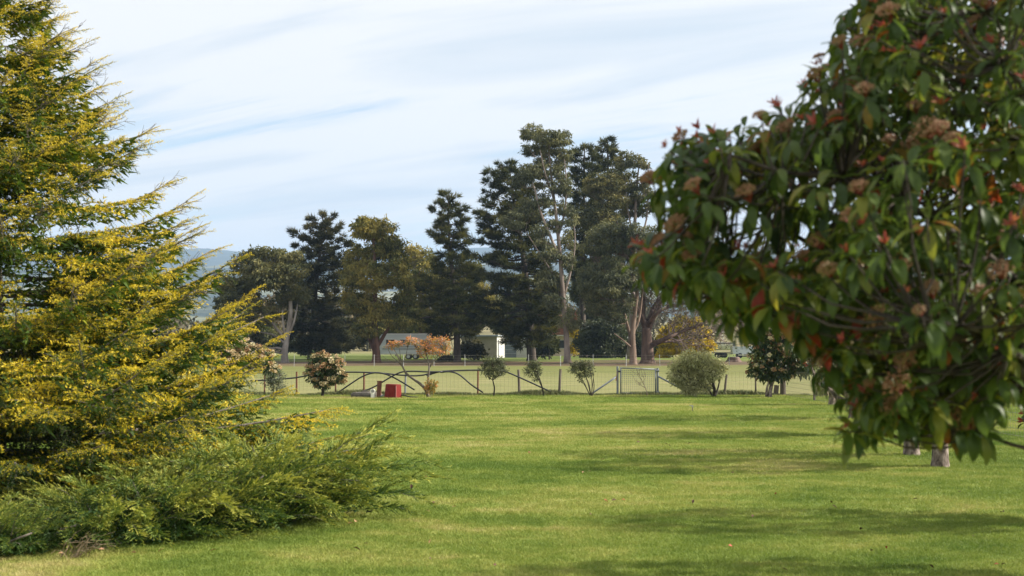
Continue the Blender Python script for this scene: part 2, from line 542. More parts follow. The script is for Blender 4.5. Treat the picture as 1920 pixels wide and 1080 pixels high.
def frame(x, up):
    x = norm(x)
    y = norm(np.cross(up, x))
    z = np.cross(x, y)
    return np.stack([x, y, z], -1)


def box(cx, cy, cz, sx, sy, sz, rot=0.0):
    x, y, z = sx / 2, sy / 2, sz / 2
    V = np.array([[-x, -y, -z], [x, -y, -z], [x, y, -z], [-x, y, -z], [-x, -y, z], [x, -y, z], [x, y, z], [-x, y, z]])
    c, s = math.cos(rot), math.sin(rot)
    V = V @ np.array([[c, s, 0], [-s, c, 0], [0, 0, 1]]) + np.array([cx, cy, cz])
    Q = [(0, 3, 2, 1), (4, 5, 6, 7), (0, 1, 5, 4), (1, 2, 6, 5), (2, 3, 7, 6), (3, 0, 4, 7)]
    F = [t for q in Q for t in ((q[0], q[1], q[2]), (q[0], q[2], q[3]))]
    return V, np.array(F)


def prism(profile, axis_len, axis='y'):
    """closed 2D profile (x,z) extruded along y by axis_len, centred"""
    pr = np.asarray(profile, float)
    n = len(pr)
    h = axis_len / 2
    A = np.column_stack([pr[:, 0], np.full(n, -h), pr[:, 1]])
    B = np.column_stack([pr[:, 0], np.full(n, h), pr[:, 1]])
    F = []
    for i in range(n):
        j = (i + 1) % n
        F += [(i, j, n + j), (i, n + j, n + i)]
    for k in range(1, n - 1):
        F += [(0, k + 1, k), (n, n + k, n + k + 1)]
    return np.vstack([A, B]), np.array(F)


def xf(V, loc=(0, 0, 0), rz=0.0, sc=1.0):
    c, s = math.cos(rz), math.sin(rz)
    return (np.asarray(V) * sc) @ np.array([[c, s, 0], [-s, c, 0], [0, 0, 1]]) + np.asarray(loc, float)


def lathe(prof, sides=16):
    """prof list of (r,z) -> V,F"""
    prof = np.asarray(prof, float)
    a = np.arange(sides) * 2 * math.pi / sides
    V = np.stack([prof[:, None, 0] * np.cos(a), prof[:, None, 0] * np.sin(a), np.broadcast_to(prof[:, None, 1], (len(prof), sides))], -1).reshape(-1, 3)
    F = []
    n = len(prof)
    for i in range(n - 1):
        for j in range(sides):
            k = (j + 1) % sides
            F += [(i * sides + j, i * sides + k, (i + 1) * sides + k), (i * sides + j, (i + 1) * sides + k, (i + 1) * sides + j)]
    for k in range(1, sides - 1):
        F += [((n - 1) * sides, (n - 1) * sides + k, (n - 1) * sides + k + 1), (0, k + 1, k)]
    return V, np.array(F)


def in_poly(x, y, poly):
    poly = np.asarray(poly, float)
    inside = np.zeros(np.shape(x), bool)
    j = len(poly) - 1
    for i in range(len(poly)):
        xi, yi = poly[i]
        xj, yj = poly[j]
        c = ((yi > y) != (yj > y)) & (x < (xj - xi) * (y - yi) / (yj - yi + 1e-12) + xi)
        inside ^= c
        j = i
    return inside


def poly_dist(x, y, poly):
    poly = np.asarray(poly, float)
    best = np.full(np.shape(x), 1e9)
    for i in range(len(poly)):
        a, b = poly[i - 1], poly[i]
        ab = b - a
        t = np.clip(((x - a[0]) * ab[0] + (y - a[1]) * ab[1]) / (ab @ ab), 0, 1)
        best = np.minimum(best, np.hypot(x - a[0] - t * ab[0], y - a[1] - t * ab[1]))
    return best


# ------------------------------------------------------------------ the ground, hills and air
def grid(xs, ys, zf):
    X, Y = np.meshgrid(xs, ys)
    Z = zf(X, Y)
    nx, ny = len(xs), len(ys)
    V = np.stack([X, Y, Z], -1).reshape(-1, 3)
    i, j = np.meshgrid(np.arange(nx - 1), np.arange(ny - 1))
    a = (j * nx + i).ravel()
    F = np.concatenate([np.stack([a, a + 1, a + nx + 1], -1), np.stack([a, a + nx + 1, a + nx], -1)])
    return V, F


def ground_out(t, col, rough=0.95, bump_h=None, bstr=0.4, bdist=0.03):
    b = t.nodes.new('ShaderNodeBsdfPrincipled')
    b.inputs['Roughness'].default_value = rough
    b.inputs['Specular IOR Level'].default_value = 0.12
    link(t, col, b.inputs['Base Color'])
    if bump_h is not None:
        bp = t.nodes.new('ShaderNodeBump')
        bp.inputs['Strength'].default_value = bstr
        bp.inputs['Distance'].default_value = bdist
        link(t, bump_h, bp.inputs['Height'])
        link(t, bp.outputs[0], b.inputs['Normal'])
    o = t.nodes.new('ShaderNodeOutputMaterial')
    link(t, b.outputs[0], o.inputs['Surface'])


def lawn_colour(t):
    """patchy lawn colour in world space: lush green, olive and straw patches"""
    big = tnoise(t, 0.17, 4, 0.6, None, (1.0, 1.5, 1.0), 0.9)
    mid = tnoise(t, 0.75, 5, 0.7, None, (1.0, 1.4, 1.0), 0.5)
    fine = tnoise(t, 8.0, 4, 0.7)

    def wsum(a, wa, b, wb):
        m1 = t.nodes.new('ShaderNodeMath')
        m1.operation = 'MULTIPLY'
        link(t, a, m1.inputs[0])
        m1.inputs[1].default_value = wa
        m2 = t.nodes.new('ShaderNodeMath')
        m2.operation = 'MULTIPLY_ADD'
        link(t, b, m2.inputs[0])
        m2.inputs[1].default_value = wb
        link(t, m1.outputs[0], m2.inputs[2])
        return m2.outputs[0]

    f1 = wsum(wsum(big, 0.48, mid, 0.36), 1.0, fine, 0.16)
    return ramp(t, f1, [(0.40, (0.120, 0.190, 0.027)), (0.485, (0.210, 0.272, 0.047)), (0.545, (0.315, 0.338, 0.080)), (0.61, (0.45, 0.40, 0.16))])


m, t = new_mat('lawn_ground')
fine = tnoise(t, 26.0, 4, 0.7)
ground_out(t, mixc(t, 0.35, lawn_colour(t), (0.085, 0.10, 0.03)), 0.95, fine, 0.5, 0.03)
M['lawn'] = m

m, t = new_mat('lawn_blade')
at = t.nodes.new('ShaderNodeAttribute')
at.attribute_name = 'tone'
col = mixc(t, 1.0, lawn_colour(t), ramp(t, at.outputs['Fac'], [(0.0, (0.78, 0.84, 0.74)), (0.5, (1.0, 1.0, 1.0)), (1.0, (1.35, 1.22, 1.25))]), 'MULTIPLY')
b = t.nodes.new('ShaderNodeBsdfPrincipled')
b.inputs['Roughness'].default_value = 0.6
b.inputs['Specular IOR Level'].default_value = 0.25
link(t, col, b.inputs['Base Color'])
tr = t.nodes.new('ShaderNodeBsdfTranslucent')
link(t, col, tr.inputs['Color'])
mx = t.nodes.new('ShaderNodeMixShader')
mx.inputs[0].default_value = 0.35
link(t, b.outputs[0], mx.inputs[1])
link(t, tr.outputs[0], mx.inputs[2])
o = t.nodes.new('ShaderNodeOutputMaterial')
link(t, mx.outputs[0], o.inputs['Surface'])
M['lawn_blade'] = m

m, t = new_mat('rough_grass_blade')
at = t.nodes.new('ShaderNodeAttribute')
at.attribute_name = 'tone'
col = ramp(t, at.outputs['Fac'], [(0.0, (0.05, 0.075, 0.018)), (0.45, (0.10, 0.13, 0.03)), (0.7, (0.20, 0.17, 0.07)), (1.0, (0.16, 0.085, 0.05))])
b = t.nodes.new('ShaderNodeBsdfPrincipled')
b.inputs['Roughness'].default_value = 0.7
link(t, col, b.inputs['Base Color'])
o = t.nodes.new('ShaderNodeOutputMaterial')
link(t, b.outputs[0], o.inputs['Surface'])
M['rough_blade'] = m

# paddock: straw and olive near the fence, greener further off, brown litter under the trees, mown green round the houses
m, t = new_mat('paddock_ground')
geo = t.nodes.new('ShaderNodeNewGeometry')
sep = t.nodes.new('ShaderNodeSeparateXYZ')
link(t, geo.outputs['Position'], sep.inputs[0])
ny = tnoise(t, 0.11, 5, 0.7, None, (0.6, 1.0, 1.0), 0.8)
add = t.nodes.new('ShaderNodeMath')
add.operation = 'MULTIPLY_ADD'
link(t, maprange(t, ny, 0.25, 0.75, -1, 1), add.inputs[0])
add.inputs[1].default_value = 15.0
link(t, sep.outputs['Y'], add.inputs[2])
dist = add.outputs[0]
straw = ramp(t, tnoise(t, 0.6, 6, 0.7, None, (0.5, 1.6, 1)), [(0.3, (0.135, 0.155, 0.048)), (0.5, (0.210, 0.208, 0.080)), (0.7, (0.30, 0.26, 0.125))])
olive = ramp(t, tnoise(t, 0.5, 6, 0.7, None, (0.5, 1.4, 1)), [(0.3, (0.10, 0.125, 0.032)), (0.5, (0.155, 0.165, 0.050)), (0.7, (0.22, 0.20, 0.075))])
green = ramp(t, tnoise(t, 0.4, 5, 0.7, None, (0.5, 1.4, 1)), [(0.3, (0.10, 0.15, 0.028)), (0.7, (0.185, 0.215, 0.05))])
litter = ramp(t, tnoise(t, 0.8, 5, 0.7), [(0.3, (0.085, 0.055, 0.035)), (0.7, (0.17, 0.12, 0.075))])
tan = ramp(t, tnoise(t, 0.05, 5, 0.7), [(0.3, (0.15, 0.14, 0.07)), (0.7, (0.27, 0.23, 0.12))])
c = mixc(t, maprange(t, dist, 80, 104), straw, olive)
c = mixc(t, maprange(t, dist, 130, 140), c, litter)
c = mixc(t, maprange(t, dist, 150, 160), c, green)
c = mixc(t, maprange(t, dist, 205, 260), c, tan)
ground_out(t, c, 0.95, tnoise(t, 6.0, 4, 0.7), 0.5, 0.05)
M['paddock'] = m

m, t = new_mat('hill_country')
forest = ramp(t, tnoise(t, 0.006, 6, 0.7), [(0.3, (0.020, 0.030, 0.020)), (0.7, (0.045, 0.060, 0.032))])
past = ramp(t, tnoise(t, 0.004, 4, 0.6), [(0.3, (0.16, 0.17, 0.075)), (0.7, (0.26, 0.24, 0.12))])
msk = ramp(t, tnoise(t, 0.0016, 4, 0.6, None, (0.6, 1.4, 1)), [(0.50, (0, 0, 0)), (0.58, (1, 1, 1))])
geo = t.nodes.new('ShaderNodeNewGeometry')
sep = t.nodes.new('ShaderNodeSeparateXYZ')
link(t, geo.outputs['Position'], sep.inputs[0])
lim = maprange(t, sep.outputs['Y'], 4000, 4700, 1.0, 0.0)
msk2 = mixc(t, lim, (0.0, 0.0, 0.0), msk)
ground_out(t, mixc(t, msk2, forest, past))
M['hills'] = m

xs = np.linspace(-60, 60, 61)
g = Geo()
g.add(*grid(np.linspace(-30, 45, 76), np.linspace(-12, 55.4, 68), lambda X, Y: 0 * X), smooth=True)
g.obj('lawn', 'lawn', kind='structure')

g = Geo()
ys = np.concatenate([np.linspace(55.4, 130, 20), np.linspace(135, 320, 38), np.linspace(330, 660, 20)])
g.add(*grid(np.linspace(-420, 420, 60), ys, tz), smooth=True)
# paddock beside the garden, outside the side fences
g.add(*grid(np.linspace(45, 420, 20), np.linspace(-12, 55.4, 10), lambda X, Y: 0 * X), smooth=True)
g.add(*grid(np.linspace(-420, -30, 20), np.linspace(-12, 55.4, 10), lambda X, Y: 0 * X), smooth=True)
g.obj('paddock', 'paddock', kind='structure')


def hill_z(X, Y):
    base = np.interp(Y, [650, 1100, 2000, 2900, 3500, 3950, 4350, 4900, 5700, 6600, 7300, 9200, 11000],
                     [11.5, 4, 30, 105, 165, 215, 250, 225, 330, 440, 478, 300, 150])
    az = X / Y                                        # lateral position
    bump = np.sin(X / 470.0 + 1.2) * 0.5 + np.sin(X / 210.0 + Y / 900.0) * 0.28 + np.sin(X / 95.0 + Y / 330.0 + 2) * 0.14
    w = sst(1500, 4300, Y)
    z = base * (1 + 0.06 * bump * w)
    peak = np.exp(-((az + 0.222) / 0.020) ** 2) * 26 + np.exp(-((az + 0.115) / 0.03) ** 2) * -30
    z = z + peak * sst(5600, 7200, Y)
    z = z + sst(900, 3000, Y) * (np.sin(X / 37.0) * np.sin(Y / 41.0 + X / 90)) * 3.0
    return z


g = Geo()
ys = np.concatenate([np.linspace(660, 3000, 30), np.linspace(3060, 7600, 80), np.linspace(7700, 11000, 12)])
tt = np.linspace(-1, 1, 181)
X = tt[None, :] * (420 + 0.62 * (ys[:, None] - 660))
Y = np.broadcast_to(ys[:, None], X.shape)
Z = hill_z(X, Y)
Z[0] = tz(X[0], np.full_like(X[0], 660.0))
nx, nyy = X.shape[1], X.shape[0]
V = np.stack([X, Y, Z], -1).reshape(-1, 3)
i, j = np.meshgrid(np.arange(nx - 1), np.arange(nyy - 1))
a = (j * nx + i).ravel()
F = np.concatenate([np.stack([a, a + 1, a + nx + 1], -1), np.stack([a, a + nx + 1, a + nx], -1)])
g.add(V, F, smooth=True)
g.obj('hills', 'hills', kind='structure')

# far town on the hillside: specks of pale walls and roofs, too small to tell apart
g = Geo()
for k in range(70):
    px = rng.uniform(250, 420) if rng.random() < 0.75 else rng.uniform(600, 780)
    py = rng.normal(531, 7)
    Yd = float(np.interp(py, [505, 545], [3600, 2750])) + rng.uniform(-60, 60)
    X0 = (px - 960) / FPX * Yd
    s = rng.uniform(3, 7)
    g.add(*box(X0, Yd, float(hill_z(np.array(X0), np.array(Yd))) + 2.0, s, s * 0.7, rng.uniform(3, 5), rng.uniform(0, 3)), mat=0)
tag(g.obj('far_town', 'picket'), kind='stuff', label='scattered pale houses of a far town on the blue hillside', cat='town')

# air: pale even haze round everything, sky outside it
m, t = new_mat('haze_air')
pv = t.nodes.new('ShaderNodeVolumePrincipled')
pv.inputs['Color'].default_value = (0.50, 0.71, 1.0, 1)
pv.inputs['Density'].default_value = 0.00013
pv.inputs['Anisotropy'].default_value = 0.1
o = t.nodes.new('ShaderNodeOutputMaterial')
link(t, pv.outputs[0], o.inputs['Volume'])
M['haze'] = m
g = Geo()
g.add(*box(0, 5600, 320, 15500, 11900, 644))
hz = g.obj('haze', 'haze', kind='stuff')
#__HAZE_END__

# ------------------------------------------------------------------ far trees
def gum_tree(name, label, base_px, Y, trunk_px, blobs, leaf, bark, r0, r1=None, dens=1.0, leafL=0.42, leafW=0.14, k=44,
             depth=0.9, forks=(), cr=0.64, twig=0.035, group='trees along the far paddock edge', droop=1.1, tone0=0.42, cat='tree'):
    reseed(label)
    b = foot(base_px, Y)
    root = thing(name, label, cat, b, group)
    s = Y / FPX
    tp = np.array([P(px, py, Y) for px, py in trunk_px])
    tp[0] = b - np.array([0, 0, 0.25])
    tp[1:, 1] += rng.normal(size=len(tp) - 1) * 0.25
    path = spline(tp, 22)
    r1 = r1 or r0 * 0.25
    rad = np.linspace(r0, r1, 22)
    rad[0] *= 1.45
    rad[1] *= 1.12
    W = Geo()
    W.add(*tubes(path, rad, 10), smooth=True)
    forkpaths = [(path, rad)]
    for fk in forks:                                 # explicit limbs: (list of px, r start, r end)
        q = np.array([P(px, py, Y) for px, py in fk[0]])
        j = np.argmin(np.linalg.norm(path - q[0], axis=1))
        q[0] = path[j]
        q[1:, 1] += np.cumsum(rng.normal(size=len(q) - 1)) * 0.5
        pp = spline(q, 14)
        rr = np.linspace(fk[1], fk[2], 14)
        W.add(*tubes(pp, rr, 8), smooth=True)
        forkpaths.append((pp, rr))
    allp = np.concatenate([p for p, r in forkpaths])
    allr = np.concatenate([r for p, r in forkpaths])
    C = Geo()
    for bl in blobs:
        px, py, rx, ry = bl[:4]
        dn = bl[4] if len(bl) > 4 else 1.0
        dy = rng.uniform(-1, 1) * depth * 0.5 * (rx * s * 2.2)
        c = P(px, py, Y + dy)
        rX, rZ = rx * s * 1.1, ry * s * 1.3
        c[2] += rng.normal() * 0.25 * rZ
        rY = 0.8 * (rX + rZ) * 0.5
        # branch from the best place on trunk or limbs to the blob
        dv = c - allp
        hd = np.hypot(dv[:, 0], dv[:, 1])
        cost = np.linalg.norm(dv, axis=1) + np.where(dv[:, 2] < 0.35 * hd, 6.0, 0)
        j = int(np.argmin(cost))
        br = min(allr[j] * 0.7, 0.05 + 0.022 * np.linalg.norm(dv[j]))
        bp = curve(allp[j], c - np.array([0, 0, rZ * 0.3]), 8, np.array([0, 0, -0.08 * np.linalg.norm(dv[j])]), 0.03)
        W.add(*tubes(bp, np.linspace(br, twig * 1.2, 8), 6), smooth=True)
        n = max(5, int(dn * dens * 5.2 * (rX * rY + rX * rZ + rY * rZ) / (cr * cr)) // 2)
        q = rdirs(n)
        q[:, 2] = np.where(q[:, 2] < -0.25, q[:, 2] * 0.5, q[:, 2])
        rad_ = rng.uniform(0.3, 1.05, n) ** 0.55
        cl = c + q * rad_[:, None] * np.array([rX, rY, rZ]) * 0.9
        m_ = min(n, max(6, n // 2))
        st = bp[0][rng.integers(4, 8, m_)]
        W.add(*tubes(curve(st, cl[:m_], 4, np.array([0, 0, -0.12]), 0.06), np.linspace(twig, twig * 0.45, 4), 4, False))
        kk = int(k)
        pos = np.repeat(cl, kk, 0)
        crs = np.repeat(rng.uniform(0.55, 1.15, n) * cr, kk)
        off = rdirs(len(pos)) * (rng.random((len(pos), 1)) ** 0.45) * np.array([1, 1, 0.62])
        pos = pos + off * crs[:, None]
        d = rdirs(len(pos)) * 0.75 + off * 0.45
        d[:, 2] -= droop * 0.6
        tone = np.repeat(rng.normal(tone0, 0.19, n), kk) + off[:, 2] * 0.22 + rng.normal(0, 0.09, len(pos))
        V, F = leafs(pos, d, rdirs(len(pos)), leafL * rng.uniform(0.6, 1.25, len(pos)), leafW * rng.uniform(0.7, 1.3, len(pos)))
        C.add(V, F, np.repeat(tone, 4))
    W.V = [v - b for v in W.V]
    C.V = [v - b for v in C.V]
    W.obj('trunk', bark, root)
    C.obj('crown', leaf, root, kind='stuff')
    return root


def pine_tree(name, label, base_px, Y, trunk_px, prof, leaf, bark, r0, per_m=4.2, k=58, blL=0.62, blW=0.10, cr=0.50, up=0.25,
              fill=(0.28, 1.0), top_gap=0.0, group='trees along the far paddock edge', skirt=0.0, tone0=0.42, puff=1.0):
    reseed(label)
    b = foot(base_px, Y)
    root = thing(name, label, 'tree', b, group)
    s = Y / FPX
    tp = np.array([P(px, py, Y) for px, py in trunk_px])
    tp[0] = b - np.array([0, 0, 0.25])
    path = spline(tp, 30)
    rad = np.linspace(1, 0.08, 30) ** 0.85 * r0
    rad[0] *= 1.35
    W, C = Geo(), Geo()
    W.add(*tubes(path, rad, 10), smooth=True)
    prof = sorted(prof)                               # (py, xl, xr), small py = top
    pz = np.array([P(960, p[0], Y)[2] for p in prof])[::-1]
    xl = np.array([(p[1] - 960) * s for p in prof])[::-1]
    xr = np.array([(p[2] - 960) * s for p in prof])[::-1]
    zlo, zhi = pz[0], pz[-1]
    nb = int((zhi - zlo) * per_m)
    zt = np.sort(zlo + (zhi - zlo) * (np.arange(nb) + rng.random(nb)) / nb)
    phi0 = 0.0
    cl, ax, crs = [], [], []
    for z in zt:
        phi0 += 2.4 + rng.normal() * 0.3
        cx = np.interp(z, path[:, 2], path[:, 0])
        eL = max(0.25, cx - np.interp(z, pz, xl))
        eR = max(0.25, np.interp(z, pz, xr) - cx)
        cphi = math.cos(phi0)
        eL, eR = eL * 1.08, eR * 1.08
        Rr = (eR * (1 + cphi) + eL * (1 - cphi)) / 2 * rng.uniform(0.66, 1.25)
        rel = (z - zlo) / (zhi - zlo)
        tilt = up * (0.15 + 1.2 * rel) - 0.10 * (1 - rel) - skirt * (1 - rel)
        z_start = z - tilt * Rr * 0.85
        st = np.array([np.interp(z_start, path[:, 2], path[:, 0]), np.interp(z_start, path[:, 2], path[:, 1]), z_start])
        en = np.array([cx + math.cos(phi0) * Rr, st[1] + math.sin(phi0) * Rr, z + 0.1 * Rr * tilt])
        bp = curve(st, en, 7, np.array([0, 0, -0.07 * Rr]), 0.02)
        br = 0.03 + 0.018 * Rr
        W.add(*tubes(bp, np.linspace(br, 0.02, 7), 5), smooth=True)
        npf = max(3, int(puff * Rr * 3.0))
        tq = rng.uniform(fill[0], fill[1], npf) ** 0.8
        pp = np.stack([np.interp(tq, np.linspace(0, 1, 7), bp[0][:, a_]) for a_ in range(3)], -1)
        side = np.array([-math.sin(phi0), math.cos(phi0), 0])
        wid = 0.34 * Rr * (1 - np.abs(tq - 0.62) * 1.1)
        sd = rng.uniform(-1, 1, npf)
        pp2 = pp + side * (sd * wid)[:, None] + np.array([0, 0, 0.12]) + rng.normal(size=(npf, 3)) * 0.12
        W.add(*tubes(curve(pp, pp2, 3), np.linspace(0.025, 0.012, 3), 3, False))
        cl.append(pp2 + np.array([0, 0, 0.0]))
        out = norm(en - st)
        ax.append(norm(out + side * sd[:, None] * 0.6 + np.array([0, 0, 0.45])))
        crs.append(rng.uniform(0.6, 1.1, npf) * cr * (0.75 + 0.35 * (1 - rel)))
    # leader tuft
    cl.append(path[-1:] + np.array([[0, 0, 0.2]]))
    ax.append(np.array([[0, 0, 1.0]]))
    crs.append(np.array([cr * 0.8]))
    cl, ax, crs = np.concatenate(cl), np.concatenate(ax), np.concatenate(crs)
    n = len(cl)
    pos = np.repeat(cl, k, 0)
    A = np.repeat(ax, k, 0)
    cs = np.repeat(crs, k)
    off = rdirs(len(pos))
    pos2 = pos + off * (rng.random((len(pos), 1)) ** 0.6) * cs[:, None] * np.array([0.8, 0.8, 0.42])
    d = off * 0.9 + A * 0.75
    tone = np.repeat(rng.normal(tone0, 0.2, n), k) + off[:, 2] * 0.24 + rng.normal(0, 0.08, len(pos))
    V, F = needles(pos2, d, blL * rng.uniform(0.6, 1.2, len(pos)), blW * rng.uniform(0.7, 1.3, len(pos)))
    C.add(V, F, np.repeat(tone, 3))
    W.V = [v - b for v in W.V]
    C.V = [v - b for v in C.V]
    W.obj('trunk', bark, root)
    C.obj('crown', leaf, root, kind='stuff')
    return root


gum_tree('gum_tree', 'pale-limbed grey gum at the left end of the far tree line, beside the cedar', 535, 148,
         [(535, 683), (534, 660), (537, 636), (545, 590), (543, 540), (540, 505)],
         [(470, 498, 34, 30), (508, 492, 38, 26), (545, 500, 32, 30), (450, 535, 34, 30), (498, 530, 42, 34), (548, 545, 32, 36),
          (435, 575, 30, 30), (480, 572, 34, 30, 0.7), (528, 575, 30, 26, 0.5), (440, 612, 28, 28), (466, 628, 24, 20, 0.7), (425, 545, 20, 24)],
         'gum_leaf', 'gum_bark_grey', 0.42, 0.10, 1.0,
         forks=[([(536, 640), (520, 618), (505, 596), (490, 570), (478, 545)], 0.17, 0.05), ([(535, 645), (512, 628), (480, 622)], 0.13, 0.04),
                ([(537, 636), (552, 600), (556, 560), (552, 520)], 0.14, 0.05), ([(537, 640), (530, 600), (528, 550), (518, 510)], 0.14, 0.05)], tone0=0.45)
pine_tree('dark_conifer', 'very dark broad conifer standing between the pale grey gum and the golden gum', 583, 162,
          [(583, 676), (585, 620), (592, 540), (600, 470), (606, 406)],
          [(404, 592, 622), (424, 560, 648), (450, 552, 652), (490, 562, 655), (540, 562, 658), (590, 558, 665), (630, 545, 690), (660, 556, 690)],
          'dark_conifer_leaf', 'wood_dark', 0.42, 5.2, 50, 0.55, 0.10, 0.56, 0.30, (0.15, 1.0), skirt=0.12, tone0=0.40)
gum_tree('gum_tree', 'golden-green rounded gum on a forked reddish trunk, left of the caravan', 706, 150,
         [(706, 682), (706, 662), (704, 640), (702, 600), (703, 540), (702, 490), (700, 430)],
         [(697, 416, 24, 20), (685, 440, 26, 22), (716, 438, 26, 24), (735, 470, 24, 22), (672, 478, 24, 26), (704, 478, 30, 28), (748, 500, 20, 22),
          (662, 525, 20, 30), (700, 525, 36, 34), (740, 535, 30, 30), (760, 548, 18, 26), (668, 568, 26, 32), (705, 575, 40, 30), (745, 580, 32, 28),
          (744, 600, 30, 16, 0.7), (684, 606, 24, 22, 0.8), (765, 590, 22, 24)],
         'gum_leaf_gold', 'gum_bark_red', 0.50, 0.12, 0.9,
         forks=[([(706, 662), (694, 640), (686, 612), (684, 580)], 0.26, 0.10), ([(706, 650), (720, 628), (734, 600), (738, 560)], 0.24, 0.08)], tone0=0.56)
gum_tree('gum_tree', 'yellowish low gum crowded behind the slim pine and the golden gum', 786, 188,
         [(786, 676), (786, 640), (790, 580), (786, 510)],
         [(766, 484, 22, 18), (792, 488, 24, 20), (768, 515, 26, 26), (802, 520, 28, 28), (775, 555, 32, 30), (815, 560, 32, 32), (835, 505, 20, 18),
          (775, 600, 32, 28), (812, 605, 34, 28), (850, 560, 26, 30), (870, 520, 18, 22), (890, 580, 26, 28), (845, 605, 28, 22), (902, 540, 22, 26), (884, 498, 16, 18), (918, 580, 22, 26)],
         'gum_leaf_gold', 'gum_bark_tan', 0.4, 0.12, 0.9, 0.55, 0.17, 46, cr=0.95, tone0=0.6)
pine_tree('pine_tree', 'slim pine with an open spire-like top, behind the red-leaved shrub', 858, 152,
          [(858, 684), (856, 620), (850, 540), (843, 460), (840, 366)],
          [(362, 828, 850), (384, 814, 868), (408, 808, 876), (430, 802, 878), (450, 804, 878), (462, 832, 862), (474, 834, 864), (488, 796, 898), (530, 788, 902),
           (575, 778, 908), (612, 776, 912), (634, 800, 908)],
          'pine_leaf', 'pine_bark', 0.42, 4.6, 48, 0.55, 0.10, 0.54, 0.35, (0.2, 1.0), skirt=0.08, tone0=0.40)
pine_tree('pine_tree', 'largest broad pine with thick straight trunk, right of the beige shed', 997, 156,
          [(997, 684), (994, 620), (988, 540), (978, 460), (964, 380), (954, 310)],
          [(306, 940, 966), (330, 912, 985), (352, 903, 998), (385, 893, 1012), (430, 890, 1030), (470, 896, 1042), (520, 898, 1052), (560, 890, 1060),
           (590, 896, 1052), (618, 925, 1034), (652, 958, 1028)],
          'pine_leaf', 'pine_bark', 0.55, 4.9, 48, 0.58, 0.11, 0.60, 0.26, (0.22, 1.0), skirt=0.10, tone0=0.40)
pine_tree('pine_tree', 'dark pine top rising just right of the tall white gum', 1094, 176,
          [(1094, 676), (1092, 560), (1094, 420), (1096, 278)],
          [(274, 1088, 1106), (295, 1074, 1122), (325, 1066, 1128), (365, 1064, 1130), (420, 1062, 1130), (480, 1064, 1128), (560, 1072, 1124)],
          'pine_leaf', 'pine_bark', 0.5, 3.8, 46, 0.60, 0.12, 0.64, 0.3, (0.2, 1.0), tone0=0.42)
pine_tree('pine_tree', 'tallest dark pine crown among the gums, above the wire gate', 1142, 180,
          [(1142, 676), (1141, 560), (1141, 420), (1139, 266)],
          [(262, 1130, 1150), (284, 1114, 1168), (318, 1108, 1176), (360, 1108, 1182), (420, 1106, 1180), (500, 1108, 1176), (580, 1116, 1170)],
          'pine_leaf', 'pine_bark', 0.5, 3.8, 46, 0.60, 0.12, 0.64, 0.3, (0.2, 1.0), tone0=0.42)
gum_tree('gum_tree', 'tallest gum with slender white trunk and high airy crown', 1064, 148,
         [(1064, 684), (1062, 630), (1056, 560), (1051, 490), (1044, 420), (1036, 350), (1030, 290), (1030, 262)],
         [(1000, 262, 22, 18), (1026, 250, 26, 15), (1052, 262, 20, 18), (1040, 560, 22, 26, 0.7), (1068, 600, 18, 26, 0.7), (1045, 520, 20, 22, 0.8), (1060, 480, 18, 22, 0.7), (1022, 520, 20, 22, 0.7), (1036, 420, 18, 22, 0.6), (1016, 380, 20, 20, 0.6), (1050, 350, 18, 20, 0.7), (1012, 320, 18, 16, 0.8), (1044, 320, 18, 16, 0.7), (1030, 470, 20, 20, 0.5), (1056, 285, 16, 16, 0.8), (1030, 278, 24, 18), (998, 284, 16, 14), (1018, 300, 18, 14, 0.7),
          (1056, 310, 14, 14, 0.6), (992, 335, 20, 18, 0.8), (975, 352, 20, 18, 0.8), (1020, 345, 18, 16, 0.5), (1062, 345, 16, 20, 0.6), (1046, 385, 18, 20, 0.5),
          (990, 395, 24, 24, 0.7), (1068, 400, 16, 24, 0.6), (1010, 440, 18, 22, 0.4), (960, 420, 22, 24, 0.6), (1062, 455, 18, 22, 0.4)],
         'gum_leaf_grey', 'gum_bark_white', 0.33, 0.06, 1.0, 0.36, 0.12, 40, cr=0.56,
         forks=[([(1051, 490), (1030, 440), (1012, 395), (1002, 355), (990, 330)], 0.17, 0.05), ([(1046, 440), (1058, 400), (1062, 350), (1058, 300)], 0.13, 0.04),
                ([(1040, 380), (1022, 330), (1012, 285)], 0.13, 0.04), ([(1058, 580), (1040, 520), (1010, 470), (985, 430)], 0.12, 0.03),
                ([(1055, 560), (1072, 500), (1078, 450), (1074, 410)], 0.16, 0.04)], tone0=0.58)
gum_tree('gum_tree', 'thin-stemmed airy gum at the top right of the tree line, partly bare', 1180, 165,
         [(1180, 680), (1184, 600), (1188, 500), (1190, 420), (1194, 350), (1198, 312)],
         [(1172, 308, 20, 18, 0.7), (1198, 306, 20, 16, 0.6), (1215, 325, 16, 18, 0.5), (1140, 345, 30, 22, 0.9), (1168, 352, 28, 24), (1205, 360, 26, 24, 0.7),
          (1112, 372, 24, 24), (1148, 385, 30, 24), (1188, 395, 30, 24, 0.7), (1222, 385, 16, 22, 0.5), (1110, 410, 22, 26), (1225, 430, 16, 24, 0.5), (1130, 425, 26, 22)],
         'gum_leaf', 'gum_bark_white', 0.38, 0.07, 0.9, 0.38, 0.13, 38, cr=0.56,
         forks=[([(1188, 500), (1165, 440), (1145, 390)], 0.16, 0.05), ([(1189, 470), (1210, 420), (1216, 360), (1214, 310)], 0.14, 0.04),
                ([(1186, 540), (1150, 470), (1125, 410)], 0.14, 0.04), ([(1190, 440), (1176, 390), (1172, 330)], 0.12, 0.04)], tone0=0.55)
